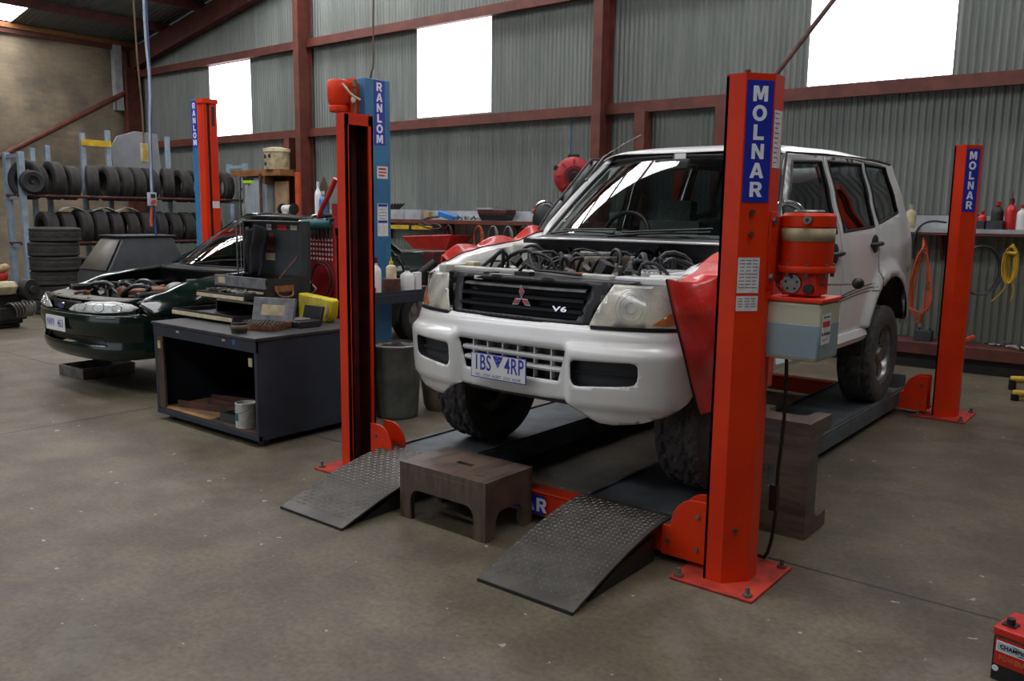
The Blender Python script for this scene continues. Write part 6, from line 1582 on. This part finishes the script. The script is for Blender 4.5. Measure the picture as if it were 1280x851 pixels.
for a, z in ((-1.75, .24), (-1.25, .25), (-1.7, .10)): b.ell((.235*cos(a), .235*sin(a), z), (.035, .03, .045), u=10, v=8)
b.build('holes', ['black_steel'], pt)
solo(B().cyl((0, 0, 0), (0, 0, .5), .06, n=16).cyl((0, 0, .5), (0, 0, 2.35), .055, n=16), 'timber_post', ['orange_paint'], 'orange-brown post standing before the first red column', 'post', (-11.62, 6.48, 0))
gd = thing('bench_grinder', 'white bench grinder on a bench before the orange-brown post', 'grinder', (-11.45, 6.12, 1.54))
B().cyl((-.12, 0, .13), (.12, 0, .13), .075, n=20).bx(-.08, .08, -.08, .08, 0, .08).build('motor', ['paint_white'], gd, bevel=.006)
for x in (-.17, .17): B().cyl((x-.02, 0, .13), (x+.02, 0, .13), .10, n=24).build('wheel', ['dark_steel'], gd)
wb = thing('workbench', 'dark workbench top behind the roof of the dark sedan', 'workbench', (-10.9, 6.2, 0))
B().bx(-.9, .9, -.32, .45, 1.48, 1.54).build('top', ['black_steel'], wb, bevel=.004)
for x in (-.82, .82):
    for y in (-.26, .40): B().bx(x-.035, x+.035, y-.035, y+.035, 0, 1.48).build('leg', ['rust_steel'], wb)
solo(B().prism([(-.18, 0), (.2, 0), (.22, .5), (.1, .72), (-.05, .5)], 'xz', 0, .03), 'panel_offcut', ['oily_wood'], 'brown mottled board leaning on the wall above the dark workbench', 'board', (-11.0, 6.5, 1.54))
bottle('bottle', -10.75, 6.25, 1.54, .06, .62, 'paper_white', 'paint_white', 'tall white bottle with blue label on the dark workbench')
bottle('bottle', -10.55, 6.20, 1.54, .07, .45, 'blue_plastic', 'paint_white', 'blue and white bottle beside the tall white bottle on the workbench')
b = B()
for a in (20, 110): b.tube([(-.2*cos(radians(a)), 0, -.2*sin(radians(a))), (.2*cos(radians(a)), 0, .2*sin(radians(a)))], .014, n=6)
solo(b, 'wheel_brace', ['black_plastic'], 'black cross-shaped wheel brace hanging on the corrugated wall', 'wheel brace', (-10.85, 6.98, 2.5))
br = thing('broom', 'broom standing upside down with a lime green head, by the tyre rack end', 'broom', (-12.29, 5.9, 0))
B().cyl((-.58, -.1, .02), (-.12, .05, 2.16), .012, n=8).build('stick', ['cream_dirty'], br)
B().bx(-.26, .02, .02, .08, 2.14, 2.19).build('head', ['lime'], br, bevel=.004)
B().bx(-.26, .02, .03, .07, 2.19, 2.25).build('bristles', ['cloth_black'], br)
# right half of the shelf
bottle('bottle', -1.02, 6.84, SZT, .055, .27, 'cream_dirty', 'cream_dirty', 'dirty cream bottle on the wall shelf behind the rear of the white car')
for i, x in enumerate((-.335, -.165)):
    solo(B().bx(-.08, .08, -.11, .11, 0, .012).bx(-.08, -.072, -.11, .11, 0, .10).bx(.072, .08, -.11, .11, 0, .10).bx(-.08, .08, -.11, -.102, 0, .10).bx(-.08, .08, .102, .11, 0, .10), 'parts_tray', ['dark_grey_plastic'], 'dark grey tray on the wall shelf right of the far hoist post, %s one' % ('left', 'right')[i], 'tray', (x, 6.82, SZT), bevel=.004)
bottle('bottle', -.375, 6.86, SZT+.013, .045, .20, 'engine_black', 'red_plastic', 'small black bottle with red cap in the left grey tray')
bottle('bottle', -.305, 6.83, SZT+.013, .045, .19, 'red_plastic', 'red_plastic', 'small red bottle in the left grey tray')
bottle('bottle', -.165, 6.84, SZT+.013, .06, .29, 'engine_black', 'red_plastic', 'black oil bottle with tall red cap in the right grey tray')
bottle('bottle', -.035, 6.82, SZT, .055, .33, 'red_plastic', 'lift_dark_red', 'tall red oil bottle with nozzle on the wall shelf', spout=True)
bottle('bottle', .065, 6.82, SZT, .05, .27, 'paper_white', 'red_plastic', 'white bottle with red cap beside the tall red oil bottle')
solo(B().tube([(-.62, 6.70, 1.60), (-.78, 6.68, 1.62), (-.90, 6.68, 1.55), (-.93, 6.66, 1.40), (-.92, 6.67, 1.2)], .012, n=6, smooth=2), 'cable', ['black_plastic'], 'black lead hanging from the wall shelf by the rear of the white car', 'cable')
b = B(); rr = random.Random(3)
for j in range(6):
    w, l = .09+.02*j, .85-.05*j; b.tube([(w*cos(t)*(.62-.38*sin(t))+.012*sin(3*t+j), -.008*j+.02*sin(t*2), -.48+l/2*sin(t)*1.12) for t in [2*pi*q/28 for q in range(28)]], .0075, n=6, closed=True)
solo(b, 'hose', ['hose_orange'], 'long orange hose coiled on the wall behind the rear of the white car', 'hose', (-.82, 6.68, 1.43))
b = B()
for j in range(9):
    w = .02+.006*j; b.tube([(w*cos(t)+.01*sin(j*3), -.006*j, -.20+.19*sin(t)-.004*j) for t in [2*pi*q/18 for q in range(18)]], .007, n=6, closed=True)
b.tube([(-.05, -.03, -.10), (.05, -.05, -.11)], .02, n=8)
b.tube([(0, -.02, -.36), (-.04, -.03, -.5), (-.14, -.03, -.62)], .007, n=6, smooth=1); b.tube([(.02, -.02, -.38), (.06, -.03, -.5), (.03, -.03, -.6)], .007, n=6, smooth=1)
solo(b, 'rope', ['rope_yellow'], 'bundle of yellow rope hanging on the wall at the right', 'rope', (.03, 6.69, 1.40))
b = B()
for j in range(3): b.tube([(.20*cos(t)+.02*j, -.006*j, -.26+.26*sin(t)) for t in [2*pi*q/26 for q in range(26)]], .008, n=6, closed=True)
solo(b, 'cable', ['black_plastic'], 'thin black lead coiled on the wall between the far hoist post and the yellow rope', 'cable', (-.28, 6.70, 1.36))
solo(B().bx(-.10, .08, -.07, .07, 0, .12).cyl((-.06, 0, .12), (-.06, 0, .15), .015).cyl((.05, 0, .12), (.05, 0, .15), .015), 'battery', ['dark_grey_plastic'], 'small grey battery on the low bench behind the white car', 'battery', (-.75, 6.72, .285), bevel=.004)
solo(B().box((0, 0, .06), (.17, .05, .05), (0, -.5, 0)), 'scraper', ['orange_paint'], 'orange handled scraper on the low bench', 'scraper', (-.32, 6.72, .285), bevel=.01)
b = B(); rr = random.Random(6)
for i in range(24): b.box((rr.uniform(-.05, .75), rr.uniform(-.12, .1), rr.uniform(.01, .05)), (rr.uniform(.03, .12), .02, .015), (rr.random(), rr.uniform(-.3, .3), rr.uniform(0, 3)))
tag(b.build('metal_scraps', ['steel'], loc=(-.1, 6.72, .29)), 'heap of shiny metal scraps on the low bench at the right', 'scraps', None, 'stuff')
ys = thing('engine_stand', 'yellow steel legs of a stand on the floor at the right edge', 'stand', (.70, 5.75, 0))
for (a, c) in (((-.46, .12, .10), (.35, .30, .16)), ((-.36, -.42, .06), (.35, -.22, .12))):
    B().tube([a, c], .035, n=10).build('leg', ['yellow_paint'], ys)
    B().cyl((a[0]+.02, a[1], .0), (a[0]+.02, a[1], a[2]), .035, n=12).build('foot', ['black_plastic'], ys)
B().bx(.28, .42, -.3, .4, .04, 1.1).build('mast', ['yellow_paint'], ys, bevel=.01)
# car battery in the right foreground
bt = thing('car_battery', 'red and black car battery on the floor in the right foreground corner', 'battery', (1.215, -.115, 0), radians(-13))
B().bx(-.12, .12, -.0875, .0875, 0, .168).build('case', ['black_plastic'], bt, bevel=.004)
B().bx(-.124, .124, -.091, .091, .168, .20).build('lid', ['red_plastic'], bt, bevel=.006)
b = B().bx(-.112, .118, -.0892, -.0878, .062, .162); b.bx(-.108, .022, -.0902, -.0892, .112, .152, m=1).bx(-.104, .018, -.0908, -.0902, .117, .147, m=2)
b.prism([(-.04, .117), (-.01, .117), (-.025, .121)], 'xz', -.0912, -.0908, m=3).prism([(-.06, .147), (-.03, .147), (-.045, .143)], 'xz', -.0912, -.0908, m=3)
b.text('CHAMPION', .021, face_mx((-.043, -.0916, .132), (1, 0, 0), (0, 0, 1)), 3, bold=.0006, sx=.92)
b.text('POWERPLUS', .023, face_mx((-.035, -.0905, .088), (1, -.0, -.03), (0.03, 0, 1)), 4, bold=.0008, sx=.92)
b.build('front_label', ['red_plastic', 'paper_white', 'cable_white', 'black_plastic', 'amber'], bt, weld=False, label='red label with a white and black name box')
B().lathe([(.0, -.0), (.011, 0), (.011, .001), (.006, .0015)], n=16, caps=False).xf(Matrix.Translation((-.105, -.0885, .045)) @ Euler((radians(90), 0, 0)).to_matrix().to_4x4()).build('round_symbol', ['paper_white'], bt)
for x, m_ in ((-.085, 'black_plastic'), (.085, 'engine_rust')): B().cyl((x, -.04, .20), (x, -.04, .226), .014).bx(x-.022, x+.022, -.062, -.018, .20, .206).build('terminal', [m_], bt)
B().bx(-.05, .10, -.02, .06, .20, .212).build('vent_strip', ['engine_rust'], bt, bevel=.003)
# ============================================================ LIGHT
def area(name, loc, rot, sx_, sy_, power, col=(1, 1, 1)):
    l = bpy.data.lights.new(name, 'AREA'); l.shape = 'RECTANGLE'; l.size = sx_; l.size_y = sy_; l.energy = power; l.color = col
    o = bpy.data.objects.new(name, l); COL.objects.link(o); o.location = loc; o.rotation_euler = rot; return o
# daylight entering through the open roller door in the front wall
area('door_daylight', ((DX0+DX1)/2, YF+.05, DZ/2), (radians(-90), 0, 0), DX1-DX0, DZ, 420, (1, .97, .93))
w = bpy.data.worlds.new('world'); SC.world = w; w.use_nodes = True
bg = w.node_tree.nodes['Background']; bg.inputs['Color'].default_value = (.80, .88, 1, 1); bg.inputs['Strength'].default_value = 1.0
SC.view_settings.view_transform = 'Standard'; SC.view_settings.look = 'None'; SC.view_settings.gamma = 1; SC.view_settings.exposure = .2
SC.view_settings.use_curve_mapping = False
